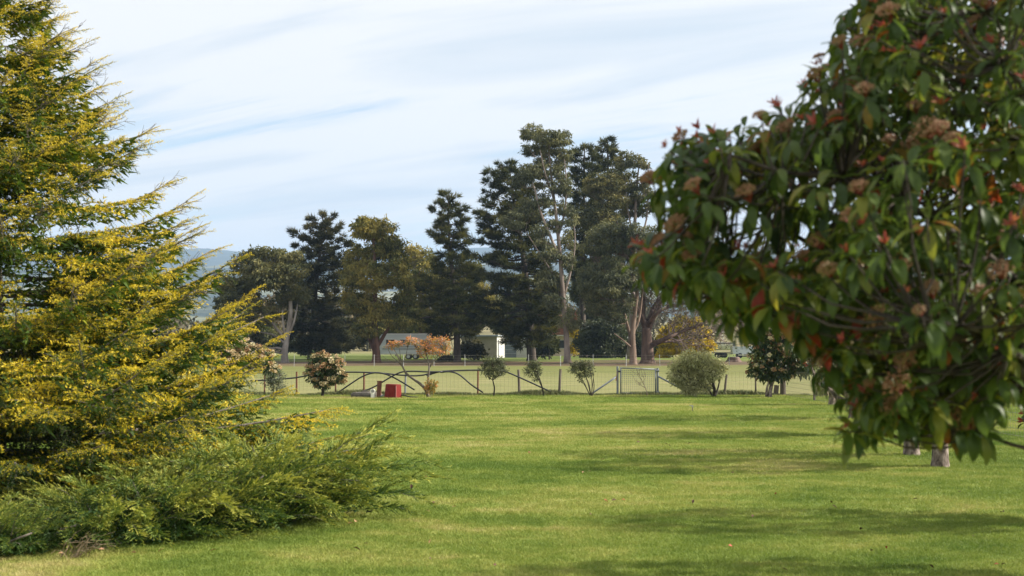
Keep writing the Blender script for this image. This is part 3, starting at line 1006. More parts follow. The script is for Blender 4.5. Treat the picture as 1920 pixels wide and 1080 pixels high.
gum_tree('gum_tree', 'low rounded grey-green gum with tan leaning trunk, above the wire gate', 1187, 142,
         [(1187, 684), (1187, 660), (1186, 630), (1190, 590), (1196, 540), (1200, 490)],
         [(1130, 440, 26, 24), (1165, 425, 26, 20), (1200, 438, 30, 26), (1115, 470, 24, 26), (1150, 470, 34, 30), (1195, 475, 34, 30), (1108, 508, 24, 28),
          (1145, 512, 34, 32), (1185, 515, 30, 28, 0.8), (1110, 550, 24, 28), (1142, 555, 30, 28), (1170, 560, 22, 24, 0.5), (1118, 590, 24, 24), (1150, 596, 22, 18, 0.5),
          (1218, 505, 20, 26, 0.6)],
         'gum_leaf_grey', 'gum_bark_tan', 0.40, 0.10, 1.0, 0.36, 0.12, 40, cr=0.56,
         forks=[([(1186, 640), (1178, 610), (1170, 580), (1150, 545)], 0.2, 0.05), ([(1187, 655), (1170, 640), (1150, 625)], 0.11, 0.04),
                ([(1186, 625), (1198, 600), (1204, 560), (1205, 510)], 0.15, 0.05)], tone0=0.45)


# ------------------------------------------------------------------ old bare-limbed tree, twiggy
def bare_tree(name, label, base_px, Y, trunk_px, limbs, bark, twig, r0, ntw=26, group=None, leafs_n=0, leaf=None, tl=1.0, tr=0.02, cat='tree', nsub=4):
    reseed(label)
    b = foot(base_px, Y)
    root = thing(name, label, cat, b, group)
    W, T, L = Geo(), Geo(), Geo()
    tp = np.array([P(px, py, Y) for px, py in trunk_px])
    tp[0] = b - np.array([0, 0, 0.1])
    path = spline(tp, 16)
    rad = np.linspace(r0, r0 * 0.62, 16)
    rad[0] *= 1.35
    rad[1] *= 1.12
    W.add(*tubes(path, rad, 12), smooth=True)
    for lp, ra, rb, n in limbs:
        q = np.array([P(px, py, Y) for px, py in lp])
        q[1:, 1] += np.cumsum(rng.normal(size=len(q) - 1)) * 0.012 * Y
        pp = spline(q, 14)
        W.add(*tubes(pp, np.linspace(ra, rb, 14), 7), smooth=True)
        # twigs: two generations
        ln = np.linalg.norm(pp[-1] - pp[0])
        ti = rng.uniform(0.25, 1.0, n)
        st = np.stack([np.interp(ti, np.linspace(0, 1, 14), pp[:, a_]) for a_ in range(3)], -1)
        d = norm(norm(pp[-1] - pp[0]) * 0.7 + rdirs(n) * 0.9 + np.array([0, 0, 0.35]))
        en = st + d * (rng.uniform(0.25, 0.5, n) * ln * tl)[:, None]
        p1 = curve(st, en, 6, None, 0.05)
        T.add(*tubes(p1, np.linspace(tr * 1.8, tr * 0.7, 6), 4, False))
        m_ = n * nsub
        ii = rng.integers(0, n, m_)
        jj = rng.integers(2, 6, m_)
        st2 = p1[ii, jj]
        d2 = norm(d[ii] * 0.8 + rdirs(m_) * 0.9)
        en2 = st2 + d2 * (rng.uniform(0.12, 0.28, m_) * ln * tl)[:, None]
        p2 = curve(st2, en2, 4, None, 0.06)
        T.add(*tubes(p2, np.linspace(tr * 0.8, tr * 0.35, 4), 3, False))
        if leafs_n:
            mm = leafs_n
            k_ = rng.integers(0, m_, mm)
            pos = p2[k_, rng.integers(1, 4, mm)] + rng.normal(size=(mm, 3)) * 0.15
            V, F = leafs(pos, rdirs(mm), rdirs(mm), 0.3, 0.1)
            L.add(V, F, np.repeat(rng.uniform(0.2, 0.9, mm), 4))
    for G_, nm, mt, kd in ((W, 'trunk', bark, None), (T, 'twigs', twig, 'stuff'), (L, 'leaves', leaf, 'stuff')):
        if G_.V:
            G_.V = [v - b for v in G_.V]
            G_.obj(nm, mt, root, kind=kd)
    return root


bare_tree('old_tree', 'massive furrowed brown trunk with nearly bare twiggy limbs, beside the yellow wattle', 1214, 146,
          [(1214, 684), (1214, 660), (1213, 640), (1212, 615)],
          [([(1212, 618), (1205, 590), (1208, 550), (1214, 505), (1216, 470)], 0.42, 0.08, 26), ([(1214, 620), (1228, 590), (1248, 550), (1262, 510)], 0.34, 0.06, 30),
           ([(1220, 648), (1246, 634), (1280, 620), (1316, 606), (1345, 598)], 0.30, 0.05, 34), ([(1213, 612), (1232, 585), (1270, 572), (1320, 560)], 0.26, 0.05, 36),
           ([(1212, 610), (1196, 580), (1184, 545), (1170, 520)], 0.24, 0.05, 24), ([(1216, 600), (1240, 560), (1290, 530), (1335, 500)], 0.24, 0.05, 40),
           ([(1225, 640), (1260, 640), (1310, 634), (1350, 628)], 0.16, 0.04, 24)],
          'bark_brown', 'twig_purple', 0.74, leafs_n=520, leaf='gum_leaf', group='trees along the far paddock edge', tr=0.03, nsub=6)
# bare tree further right, seen through the big photinia
bare_tree('bare_tree', 'leafless twiggy tree behind the boat, seen through the near photinia leaves', 1400, 190,
          [(1400, 676), (1400, 650), (1398, 620)],
          [([(1398, 620), (1380, 570), (1370, 510), (1362, 440)], 0.3, 0.05, 40), ([(1398, 620), (1405, 560), (1420, 500), (1432, 430)], 0.3, 0.05, 40),
           ([(1398, 625), (1360, 590), (1330, 550), (1310, 500)], 0.26, 0.05, 40), ([(1399, 620), (1440, 580), (1480, 530), (1500, 470)], 0.28, 0.05, 40),
           ([(1398, 630), (1350, 610), (1310, 598)], 0.2, 0.05, 26)],
          'bark_brown', 'twig_purple', 0.5, group='trees along the far paddock edge', tr=0.035)
gum_tree('wattle_tree', 'bright yellow flowering wattle behind the old brown trunk', 1268, 172,
         [(1268, 678), (1268, 655), (1270, 625)],
         [(1250, 625, 18, 18), (1275, 612, 20, 18), (1300, 612, 18, 16), (1256, 652, 22, 18), (1284, 645, 22, 20), (1312, 630, 18, 18), (1322, 650, 16, 18, 0.8), (1300, 660, 18, 12), (1245, 664, 12, 10)],
         'wattle_leaf', 'bark_brown', 0.22, 0.08, 1.0, 0.34, 0.2, 60, cr=0.62, droop=0.3, tone0=0.55)
gum_tree('shrub', 'small yellow wattle bush just behind the tall white gum trunk', 1076, 186,
         [(1076, 674), (1076, 655), (1076, 640)], [(1074, 628, 8, 10), (1082, 640, 8, 12), (1074, 650, 8, 10)],
         'wattle_leaf', 'bark_brown', 0.1, 0.05, 1.0, 0.34, 0.2, 50, cr=0.6, droop=0.3, tone0=0.6, cat='bush', group=None)
for (lab, bpx, Yd, bl, mt, tn) in [
    ('dense dark green bush at the foot of the low rounded gum', 1120, 170, [(1100, 650, 20, 22), (1125, 640, 24, 26), (1150, 650, 20, 20), (1110, 620, 22, 20), (1140, 615, 20, 20), (1130, 664, 30, 10)], 'olive_leaf', 0.12),
    ('low dark hedge behind the tan gum trunk', 1195, 184, [(1165, 656, 18, 16), (1190, 650, 20, 20), (1215, 655, 18, 18), (1185, 668, 34, 8), (1235, 662, 14, 12)], 'pine_leaf', 0.35),
    ('dark skirt of bushes beneath the largest pine, right of its trunk', 1030, 162, [(1014, 655, 14, 14), (1030, 652, 13, 14), (1018, 636, 14, 12), (1034, 640, 8, 10)], 'pine_leaf', 0.35),
    ('low purplish bush left of the slim pine trunk', 836, 154, [(828, 677, 10, 5), (842, 676, 10, 6), (836, 672, 8, 5)], 'far_leaf', 0.3),
    ('brownish bush beside the beige shed wall', 890, 160, [(880, 658, 14, 14), (897, 656, 10, 14), (888, 645, 12, 10), (870, 662, 12, 10)], 'dark_conifer_leaf', 0.55),
    ('olive thicket far back between the grey gum and the dark conifer', 500, 205, [(470, 640, 26, 20), (500, 636, 26, 22), (528, 642, 22, 18), (450, 650, 20, 14), (548, 630, 20, 24)], 'gum_leaf', 0.3),
    ('dark thicket far back beneath the very dark conifer', 618, 198, [(585, 640, 26, 24), (615, 632, 26, 28), (645, 640, 24, 24), (668, 628, 20, 26), (630, 610, 30, 24)], 'dark_conifer_leaf', 0.45),  # this thicket and those below: added to stand in for under-canopy shade
    ('olive thicket far back behind the golden gum and caravan', 742, 200, [(690, 630, 22, 22), (722, 618, 28, 24), (756, 612, 28, 28), (785, 622, 26, 26), (740, 590, 34, 22)], 'gum_leaf_gold', 0.35),
    ('dark thicket far back behind the slim pine', 850, 202, [(815, 612, 26, 28), (845, 608, 28, 30), (875, 604, 26, 30), (900, 600, 24, 26), (925, 590, 24, 30)], 'gum_leaf', 0.3),
    ('dark thicket far back behind the largest pine', 985, 215, [(945, 590, 26, 30), (972, 600, 24, 34), (960, 560, 30, 26), (995, 555, 22, 20)], 'pine_leaf', 0.35),
    ('grey-green thicket far back between the white gum and the low rounded gum', 1105, 205, [(1088, 560, 16, 28), (1110, 590, 22, 40), (1135, 600, 24, 40), (1100, 625, 16, 26), (1122, 640, 24, 22), (1160, 620, 22, 34)], 'gum_leaf_grey', 0.25),
]:
    gum_tree('bush', lab, bpx, Yd, [(bpx, 684), (bpx, 668), (bpx, 655)], bl, mt, 'wood_dark', 0.12, 0.05, 1.2, 0.46, 0.24, 32, cr=0.74, droop=0.4, tone0=tn, cat='bush', group=None)

# wood on the far slope: one mass
g = Geo()
for k in range(110):
    px = rng.uniform(150, 1750)
    Yd = rng.choice([rng.uniform(250, 330), rng.uniform(360, 560)], p=[0.42, 0.58])
    x0 = (px - 960) / FPX * Yd
    z0 = float(tz(x0, Yd))
    h = rng.uniform(5, 11)
    n = 14
    cl = np.array([x0, Yd, z0 + h * 0.55]) + rdirs(n) * (rng.random((n, 1)) ** 0.4) * np.array([h * 0.5, h * 0.5, h * 0.46])
    pos = np.repeat(cl, 16, 0) + rng.normal(size=(n * 16, 3)) * 0.75
    V, F = leafs(pos, rdirs(len(pos)) + np.array([0, 0, -0.3]), rdirs(len(pos)), 1.5, 0.7)
    g.add(V, F, np.repeat(np.clip(rng.normal(rng.uniform(0.2, 0.8), 0.12, len(pos)), 0, 1), 4))
    g.add(*tubes(np.array([[x0, Yd, z0 - 0.3], [x0, Yd, z0 + h * 0.5]]), np.array([0.25, 0.15]), 5), tone=0.1)
tag(g.obj('far_wood', 'far_leaf'), 'brown and olive wood on the slope behind the tree line', 'wood', None, 'stuff')


# ------------------------------------------------------------------ buildings and vehicles beyond the trees
def part(parent, name, geos, mat, label=None):
    G_ = Geo()
    for V, F in geos:
        G_.add(V, F)
    o_ = G_.obj(name, mat, parent)
    if label:
        o_['label'] = label
    return o_


def oriented(root, rz):
    root.rotation_euler = (0, 0, rz)


def ring(cx, cy, cz, w, h, t, d):
    o_ = [(-w / 2 - t, -h / 2 - t), (w / 2 + t, -h / 2 - t), (w / 2 + t, h / 2 + t), (-w / 2 - t, h / 2 + t)]
    i_ = [(-w / 2, -h / 2), (w / 2, -h / 2), (w / 2, h / 2), (-w / 2, h / 2)]
    V = np.array([(x + cx, cy + e, z + cz) for e in (-d / 2, d / 2) for q in (o_, i_) for x, z in q])
    F = []
    for a in range(4):
        b = (a + 1) % 4
        for p, q, r_, s_ in ((a, b, 4 + b, 4 + a), (8 + a, 12 + a, 12 + b, 8 + b), (a, 8 + a, 8 + b, b), (4 + a, 4 + b, 12 + b, 12 + a)):
            F += [(p, q, r_), (p, r_, s_)]
    return V, np.array(F)


# caravan, long side to the camera
Yc = 163.0
c0 = foot(776, Yc)
sc_ = Yc / FPX
cv = thing('caravan', 'silver-grey caravan parked under the trees, half hidden by the red-leaved shrub', 'caravan', c0)
L_, H0, H1 = 7.6, 0.55, 2.85
pr = [(-L_ / 2, H0), (L_ / 2 - 0.5, H0), (L_ / 2, 0.95), (L_ / 2 - 0.05, 1.6), (L_ / 2 - 0.7, 2.6), (L_ / 2 - 1.0, H1), (-L_ / 2 + 0.25, H1), (-L_ / 2, 2.55)]
part(cv, 'body', [prism(pr, 2.4)], 'caravan_side')
part(cv, 'roof', [box(-0.3, 0, H1 + 0.05, L_ - 1.5, 2.3, 0.09)], 'white_paint')
part(cv, 'front_panel', [box(L_ / 2 - 0.32, -1.0, 1.75, 0.12, 0.42, 1.6)], 'white_paint')
for xw, ww in ((-2.6, 0.9), (-0.9, 1.1), (1.3, 1.0)):
    w_ = part(cv, 'window', [box(xw, -1.215, 1.95, ww, 0.05, 0.55)], 'dark_glass')
    part(w_, 'frame', [ring(xw, -1.225, 1.95, ww, 0.55, 0.05, 0.07)], 'white_paint')
dr = part(cv, 'door', [box(2.45, -1.22, 1.6, 0.7, 0.04, 1.85)], 'tin')
part(dr, 'handle', [box(2.2, -1.26, 1.6, 0.05, 0.05, 0.16)], 'steel_dark')
part(cv, 'stripe', [box(-0.3, -1.21, 1.42, L_ - 1.6, 0.03, 0.07)], 'blue_grey')
part(cv, 'stripe', [box(-0.3, -1.21, 1.18, L_ - 1.2, 0.03, 0.10)], 'blue_grey')
part(cv, 'rail', [box(-0.4, -1.21, H0 + 0.05, L_ - 1.2, 0.05, 0.10)], 'white_paint')
for xw in (-0.55, 0.25):
    for sgn in (-1, 1):
        V, F = tubes(np.array([[xw, sgn * 1.0 - 0.1, 0.33], [xw, sgn * 1.0 + 0.1, 0.33]]), np.array([0.33, 0.33]), 18)
        wh = part(cv, 'wheel', [(V, F)], 'rubber')
        V, F = tubes(np.array([[xw, sgn * 1.12 - 0.03, 0.33], [xw, sgn * 1.12 + 0.03, 0.33]]), np.array([0.19, 0.19]), 14)
        part(wh, 'rim', [(V, F)], 'tin')
part(cv, 'drawbar', [box(L_ / 2 + 0.55, 0.3, 0.5, 1.4, 0.08, 0.1, -0.25), box(L_ / 2 + 0.55, -0.3, 0.5, 1.4, 0.08, 0.1, 0.25)], 'steel_dark')
part(cv, 'jockey_wheel', [tubes(np.array([[L_ / 2 + 1.1, 0, 0.0], [L_ / 2 + 1.1, 0, 0.7]]), np.array([0.05, 0.05]), 8)], 'tin')

# beige shed, corner towards the camera
Ys = 172.0
s0 = foot(931, Ys)
sh = thing('shed', 'beige flat-roofed shed with a sunlit white door end, left of the largest pine', 'shed', s0)
oriented(sh, R(-22))
part(sh, 'wall', [box(-2.3, 1.25, 1.3, 4.6, 2.5, 2.6)], 'beige')
part(sh, 'end_wall', [box(0.03, 1.25, 1.32, 0.05, 2.48, 2.6)], 'white_paint')
for x in np.arange(-4.4, -0.1, 0.48):
    part(sh, 'rib', [box(x, -0.02, 1.3, 0.06, 0.05, 2.58)], 'beige')
rf = part(sh, 'roof', [box(-2.3, 1.25, 2.72, 5.3, 3.2, 0.12)], 'tin')
part(rf, 'gutter', [box(-2.3, -0.42, 2.66, 5.3, 0.12, 0.14)], 'blue_grey')
dd = part(sh, 'door', [box(0.09, 1.35, 1.08, 0.06, 1.9, 2.12)], 'white_paint')
part(dd, 'handle', [box(0.14, 1.25, 1.25, 0.05, 0.22, 0.06)], 'steel_dark')
for yy in (0.36, 2.30):
    part(dd, 'jamb', [box(0.10, yy, 1.1, 0.09, 0.06, 2.2)], 'blue_grey')

Yg = 178.0
g0 = foot(974, Yg)
gr = thing('garage', 'low pale garage with a blue-grey door, half hidden behind the largest pine', 'garage', g0)
part(gr, 'wall', [box(0.2, 3.0, 1.2, 4.4, 5.0, 2.4)], 'white_paint')
part(gr, 'door', [box(-1.1, 0.46, 1.05, 1.4, 0.06, 2.1)], 'blue_grey')
for zz in (0.5, 1.0, 1.5):
    part(gr, 'door_rib', [box(-1.1, 0.41, zz, 1.36, 0.05, 0.05)], 'tin')
part(gr, 'window', [box(1.2, 0.47, 1.5, 0.9, 0.05, 0.6)], 'dark_glass')
part(gr, 'roof', [box(0.2, 2.9, 2.46, 5.2, 5.8, 0.12)], 'tin')

Yh = 205.0
h0 = foot(1052, Yh)
ho = thing('house', 'cream house with a terracotta tiled roof, glimpsed between the pine and the white gum', 'house', h0)
part(ho, 'wall', [box(0, 4, 1.5, 8.6, 8, 3.0)], 'cream')
hip = [(-4.9, -0.6, 3.0), (4.9, -0.6, 3.0), (4.9, 8.6, 3.0), (-4.9, 8.6, 3.0), (-1.4, 4.0, 6.0), (1.4, 4.0, 6.0)]
G_ = Geo().add(np.array(hip), [(0, 1, 5), (0, 5, 4), (1, 2, 5), (2, 3, 4), (2, 4, 5), (3, 0, 4), (0, 2, 1), (0, 3, 2)])
rf = G_.obj('roof', 'roof_tile', ho)
for k in range(13):                                    # courses of roof tiles on the slope that faces the garden
    f = (k + 0.5) / 13.5
    y, z = -0.6 + 4.6 * f, 3.0 + 3.0 * f
    part(rf, 'tile_course', [box(0, y, z + 0.05, 2 * (4.9 - 3.5 * f) - 0.1, 0.30, 0.09)], 'roof_tile')
part(ho, 'chimney', [box(2.2, 5.2, 5.6, 0.7, 0.7, 2.2)], 'roof_tile')
for xw in (-2.8, 0.2, 2.9):
    w_ = part(ho, 'window', [box(xw, -0.02, 1.7, 1.3, 0.06, 1.1)], 'dark_glass')
    part(w_, 'frame', [ring(xw, -0.04, 1.7, 1.3, 1.1, 0.08, 0.1)], 'white_paint')
part(ho, 'gutter', [box(0, -0.68, 2.95, 9.8, 0.12, 0.14)], 'white_paint')

# motor boat on a trailer and a white trailer
Yb = 176.0
b0 = foot(1346, Yb)
bt = thing('motor_boat', 'cream and navy motor boat with a tube frame, on its trailer behind the pale bush', 'boat', b0)
prof_t = [(-2.2, 0.0), (-1.6, 0.42), (-0.6, 0.62), (0.8, 0.66), (1.7, 0.62)]
V, F = [], []
rings = []
for x, hw in prof_t:
    rings.append([(x, -hw - 0.02, 1.95 - 0.05 * x), (x, -hw, 1.5), (x, -hw * 0.55, 1.05), (x, 0, 0.95 if x > -2 else 1.3), (x, hw * 0.55, 1.05), (x, hw, 1.5), (x, hw + 0.02, 1.95 - 0.05 * x)])
rings = np.array(rings)
nr, ns = rings.shape[:2]
F = []
for i in range(nr - 1):
    for j in range(ns - 1):
        a_ = i * ns + j
        F += [(a_, a_ + 1, a_ + ns + 1), (a_, a_ + ns + 1, a_ + ns)]
    F += [(i * ns, (i + 1) * ns, (i + 1) * ns + ns - 1), (i * ns, (i + 1) * ns + ns - 1, i * ns + ns - 1)]
F += [((nr - 1) * ns, (nr - 1) * ns + j, (nr - 1) * ns + j + 1) for j in range(1, ns - 1)]
Geo().add(rings.reshape(-1, 3), F, smooth=False).obj('hull', 'cream_gel', bt)
part(bt, 'stripe', [box(0.5, -0.70, 1.80, 2.3, 0.04, 0.12)], 'navy')
part(bt, 'bow_cover', [box(-1.25, 0, 1.98, 1.5, 1.0, 0.16)], 'navy')
part(bt, 'bow_cap', [box(-1.5, 0, 2.12, 0.9, 0.7, 0.10)], 'white_paint')
part(bt, 'windscreen', [box(-0.35, 0, 2.15, 0.12, 1.2, 0.42)], 'dark_glass')
fr = []
for x in (-0.9, 0.6):
    for sgn in (-0.6, 0.6):
        fr.append(tubes(np.array([[x, sgn, 1.95], [x, sgn, 3.15]]), np.array([0.035, 0.035]), 6))
fr += [tubes(np.array([[-1.0, sgn, 3.15], [0.9, sgn, 3.15]]), np.array([0.04, 0.04]), 6) for sgn in (-0.6, 0.6)]
fr += [tubes(np.array([[x, -0.6, 3.15], [x, 0.6, 3.15]]), np.array([0.03, 0.03]), 6) for x in (-0.9, 0.6)]
part(bt, 'tube_frame', fr, 'white_paint')
part(bt, 'outboard_motor', [box(1.95, 0, 1.75, 0.36, 0.34, 0.6), box(1.98, 0, 1.2, 0.16, 0.14, 0.6)], 'steel_dark')
part(bt, 'trailer_frame', [box(-0.2, -0.55, 0.62, 4.6, 0.09, 0.1), box(-0.2, 0.55, 0.62, 4.6, 0.09, 0.1), box(0.2, 0, 0.55, 0.1, 1.7, 0.09), box(-1.4, 0, 0.8, 0.09, 0.9, 0.35)], 'steel_dark')
for x in (0.0, 0.7):
    for sgn in (-1, 1):
        part(bt, 'wheel', [tubes(np.array([[x, sgn * 0.85 - 0.1, 0.33], [x, sgn * 0.85 + 0.1, 0.33]]), np.array([0.33, 0.33]), 16)], 'rubber')
t0 = foot(1390, 171.0)
tl_ = thing('box_trailer', 'pale grey box trailer beside the boat, above the stump', 'trailer', t0)
part(tl_, 'body', [box(0, 0, 0.95, 2.4, 1.6, 0.9)], 'tin')
part(tl_, 'step', [box(0.2, -0.95, 0.38, 1.5, 0.2, 0.1)], 'white_paint')
part(tl_, 'tailgate', [box(1.23, 0, 1.0, 0.06, 1.6, 0.95)], 'white_paint')
for sgn in (-1, 1):
    part(tl_, 'wheel', [tubes(np.array([[-0.3, sgn * 0.75 - 0.1, 0.3], [-0.3, sgn * 0.75 + 0.1, 0.3]]), np.array([0.3, 0.3]), 16)], 'rubber')
part(tl_, 'drawbar', [box(-1.6, 0, 0.5, 1.0, 0.08, 0.08)], 'steel_dark')

# stump
st0 = foot(1375, 152)
stp = thing('tree_stump', 'wide sawn tree stump on the grass beyond the fence', 'stump', st0)
pf = [(0.95, -0.1), (0.80, 0.08), (0.66, 0.25), (0.60, 0.46), (0.58, 0.50)]
V, F = lathe(pf, 22)
V = V * (1 + 0.09 * np.sin(np.arctan2(V[:, 1], V[:, 0]) * 5 + 1)[:, None] * np.array([1, 1, 0]))
part(stp, 'wood', [(V, F)], 'bark_brown')
V, F = lathe([(0.55, 0.49), (0.54, 0.53), (0.2, 0.54)], 22)
part(stp, 'cut_face', [(V, F)], 'stump_wood')

# ------------------------------------------------------------------ far wire fence on star pickets
g0 = foot(960, 133)
ff = thing('paddock_fence', 'far paddock fence of pale steel pickets and thin wires, in front of the tree line', 'fence', (0, 133, 0))
pk = None
pick_px = [350, 400, 455, 507, 552, 597, 647, 702, 757, 814, 872, 931, 991, 1051, 1112, 1174, 1237, 1302, 1367, 1432, 1500, 1570]
for k, px in enumerate(pick_px):
    if pk is None:
        G_ = Geo()
        G_.add(*box(0, 0, 0.52, 0.042, 0.016, 1.16))
        G_.add(*box(0, 0.02, 0.52, 0.016, 0.04, 1.16))
        pk = G_.obj('picket', 'picket', ff)
        o = pk
    else:
        o = pk.copy()
        COL.objects.link(o)
        o.parent = ff
    o.location = ((px - 960) / FPX * 133, 0, 0)
    o.rotation_euler = (0, rng.normal() * 0.025, rng.uniform(0, 1))
G_ = Geo()
xa, xb = (330 - 960) / FPX * 133, (1600 - 960) / FPX * 133
for z in (0.25, 0.5, 0.75, 1.0):
    G_.add(*tubes(np.array([[xa, -0.03, z], [xb, -0.03, z]]), np.array([0.006, 0.006]), 4))
G_.obj('wire', 'wire', ff)

# ------------------------------------------------------------------ garden fence with gate
YF = 55.2
SF = YF / FPX


def fx(px):
    return (px - 960) * SF


def fz(py):
    return float(P(960, py, YF)[2])


gf = thing('garden_fence', 'netting fence with rusty posts and black poly pipe loops, along the end of the lawn', 'fence', (0, YF, 0))


def fpost(px, top_px, r, mat, lean=0.0, base_px=742, label=None, sides=8, dy=0.0):
    x, zt = fx(px), fz(top_px)
    G_ = Geo()
    G_.add(*tubes(np.array([[0, 0, -0.1], [lean * 0.5, 0, zt / 2], [lean, 0, zt]]), np.array([r, r * 0.98, r * 0.95]), sides), smooth=False)
    o = G_.obj('post', mat, gf)
    o.location = (x, dy, 0)
    if label:
        o['label'] = label
    return o


for px, top, r, mt, ln in [(497, 698, 0.03, 'rust', 0), (557, 697, 0.035, 'rust', 0), (630, 700, 0.03, 'rust', 0), (683, 698, 0.036, 'rust', 0), (760, 700, 0.036, 'galv', 0.02),
                           (896, 693, 0.034, 'rust', 0.01), (974, 693, 0.05, 'timber', -0.04), (1048, 692, 0.05, 'timber', 0.06),
                           (1357, 702, 0.045, 'timber', 0.10), (1416, 700, 0.035, 'timber', 0), (420, 700, 0.035, 'rust', 0), (340, 700, 0.035, 'rust', 0)]:
    fpost(px, top, r, mt, ln)
fpost(1453, 722, 0.10, 'timber', 0.05, label='short grey timber stub post')
fpost(1467, 702, 0.115, 'timber', 0.0, label='thick round corner post')
# gate posts, braces
fpost(1157.5, 687, 0.042, 'galv', 0, label='galvanised gate post', sides=12)
fpost(1232.5, 690, 0.042, 'galv', 0, label='galvanised gate post', sides=12)
G_ = Geo()
G_.add(*tubes(np.array([[fx(1156), -0.02, fz(706)], [fx(1112), -0.05, fz(736)], [fx(1104), -0.05, 0.0]]), np.array([0.035, 0.035, 0.035]), 8), smooth=True)
G_.obj('brace', 'galv', gf)
G_ = Geo()
G_.add(*tubes(np.array([[fx(1234), -0.02, fz(706)], [fx(1302), -0.05, fz(742)]]), np.array([0.035, 0.035]), 8), smooth=True)
G_.obj('brace', 'galv', gf)
G_ = Geo()
G_.add(*tubes(np.array([[fx(403), -0.5, fz(655)], [fx(428), -0.4, fz(735)]]), np.array([0.09, 0.09]), 8), smooth=True)
G_.obj('brace', 'timber', gf)


def pipe(pts, r=0.03, dy=-0.06, mat='poly'):
    q = np.array([[fx(a), dy, fz(b)] for a, b in pts])
    G_ = Geo()
    G_.add(*tubes(spline(q, 26), np.full(26, r), 7), smooth=True)
    return G_.obj('poly_pipe', mat, gf)


pipe([(470, 714), (510, 712), (557, 708), (600, 700), (640, 698), (683, 698), (720, 700), (760, 704), (790, 704), (815, 698), (850, 695), (896, 694), (910, 695)])
pipe([(632, 738), (655, 722), (680, 706), (702, 699), (722, 701), (745, 711), (778, 731)], dy=-0.10)
pipe([(684, 733), (705, 724), (730, 709), (752, 698), (775, 696), (800, 697), (830, 697)], dy=-0.13)
pipe([(826, 698), (845, 697), (862, 703), (885, 722), (906, 736)], dy=-0.10)
pipe([(930, 694), (948, 697), (975, 708), (1010, 724), (1040, 738)], dy=-0.10)
pipe([(800, 704), (825, 697), (850, 695)], dy=-0.08)


def netting(x0, x1, z1, dx, zs, r, y=0.0, nm='netting', par=None, loc=(0, 0, 0)):
    G_ = Geo()
    xs_ = np.arange(x0, x1, dx)
    G_.add(*tubes(np.stack([np.stack([xs_, 0 * xs_ + y, 0 * xs_], -1), np.stack([xs_, 0 * xs_ + y, 0 * xs_ + z1], -1)], 1), np.full((len(xs_), 2), r), 3, False))
    for z in zs:
        n_ = 24
        px_ = np.linspace(x0, x1, n_)
        G_.add(*tubes(np.stack([px_, 0 * px_ + y, z + rng.normal(size=n_) * 0.008], -1), np.full(n_, r), 3, False))
    return G_.obj(nm, 'wire', par or gf)


netting(fx(330), fx(1156), 0.92, 0.15, (0.05, 0.2, 0.36, 0.52, 0.7, 0.92), 0.0021, 0.02)
netting(fx(1234), fx(1467), 0.92, 0.15, (0.05, 0.2, 0.36, 0.52, 0.7, 0.92), 0.0021, 0.02)

gx0, gx1 = fx(1163.5), fx(1228.5)
gate = thing('gate', 'galvanised pipe-framed garden gate filled with wire mesh', 'gate', ((gx0 + gx1) / 2, YF - 0.02, 0))
hw = (gx1 - gx0) / 2
zb, ztl, ztr = 0.05, fz(690), fz(692.5)
fr = [tubes(np.array([[-hw, 0, zb], [-hw, 0, ztl + 0.03]]), np.array([0.028, 0.028]), 10), tubes(np.array([[hw, 0, zb], [hw, 0, ztr + 0.03]]), np.array([0.028, 0.028]), 10),
      tubes(np.array([[-hw, 0, ztl], [hw, 0, ztr]]), np.array([0.026, 0.026]), 10), tubes(np.array([[-hw, 0, zb + 0.04], [hw, 0, zb - 0.02]]), np.array([0.026, 0.026]), 10)]
for V, F in fr:
    Geo().add(V, F, smooth=True).obj('rail', 'galv', gate)
G_ = Geo()
for x in np.arange(-hw + 0.07, hw, 0.075):
    G_.add(*tubes(np.array([[x, 0.01, zb], [x, 0.01, ztr]]), np.array([0.004, 0.004]), 4))
for z in np.arange(zb + 0.08, ztr, 0.075):
    G_.add(*tubes(np.array([[-hw, 0.005, z], [hw, 0.005, z]]), np.array([0.004, 0.004]), 4))
G_.obj('mesh', 'galv', gate)
for z in (0.12, 0.95):
    part(gate, 'hinge', [tubes(np.array([[hw + 0.02, 0, z], [hw + 0.14, 0, z]]), np.array([0.045, 0.045]), 8)], 'galv')
part(gate, 'latch', [box(-hw - 0.06, -0.03, 0.92, 0.12, 0.05, 0.07)], 'steel_dark')
part(gate, 'latch_chain', [tubes(np.array([[-hw - 0.14, -0.08, 0.92], [-hw - 0.17, -0.08, 0.75], [-hw - 0.19, -0.08, 0.56]]), np.array([0.012, 0.012, 0.02]), 6)], 'rust')

# right-hand side fence
sf = thing('side_fence', 'wire netting fence along the right side of the lawn, behind the photinia row', 'fence', (10.5, 0, 0))
for y in (24, 29, 34, 39, 44, 49.5):
    G_ = Geo()
    G_.add(*tubes(np.array([[0, y, -0.1], [0, y, 1.05]]), np.array([0.045, 0.04]), 8))
    G_.obj('post', 'rust' if y in (29, 39) else 'timber', sf)
G_ = Geo()
ys_ = np.arange(20, 55, 0.15)
G_.add(*tubes(np.stack([np.stack([0 * ys_, ys_, 0 * ys_], -1), np.stack([0 * ys_, ys_, 0 * ys_ + 0.95], -1)], 1), np.full((len(ys_), 2), 0.0035), 3, False))
for z in (0.05, 0.2, 0.36, 0.52, 0.7, 0.95):
    G_.add(*tubes(np.array([[0, 20, z], [0, 55, z]]), np.array([0.004, 0.004]), 4))
G_.obj('netting', 'wire', sf)


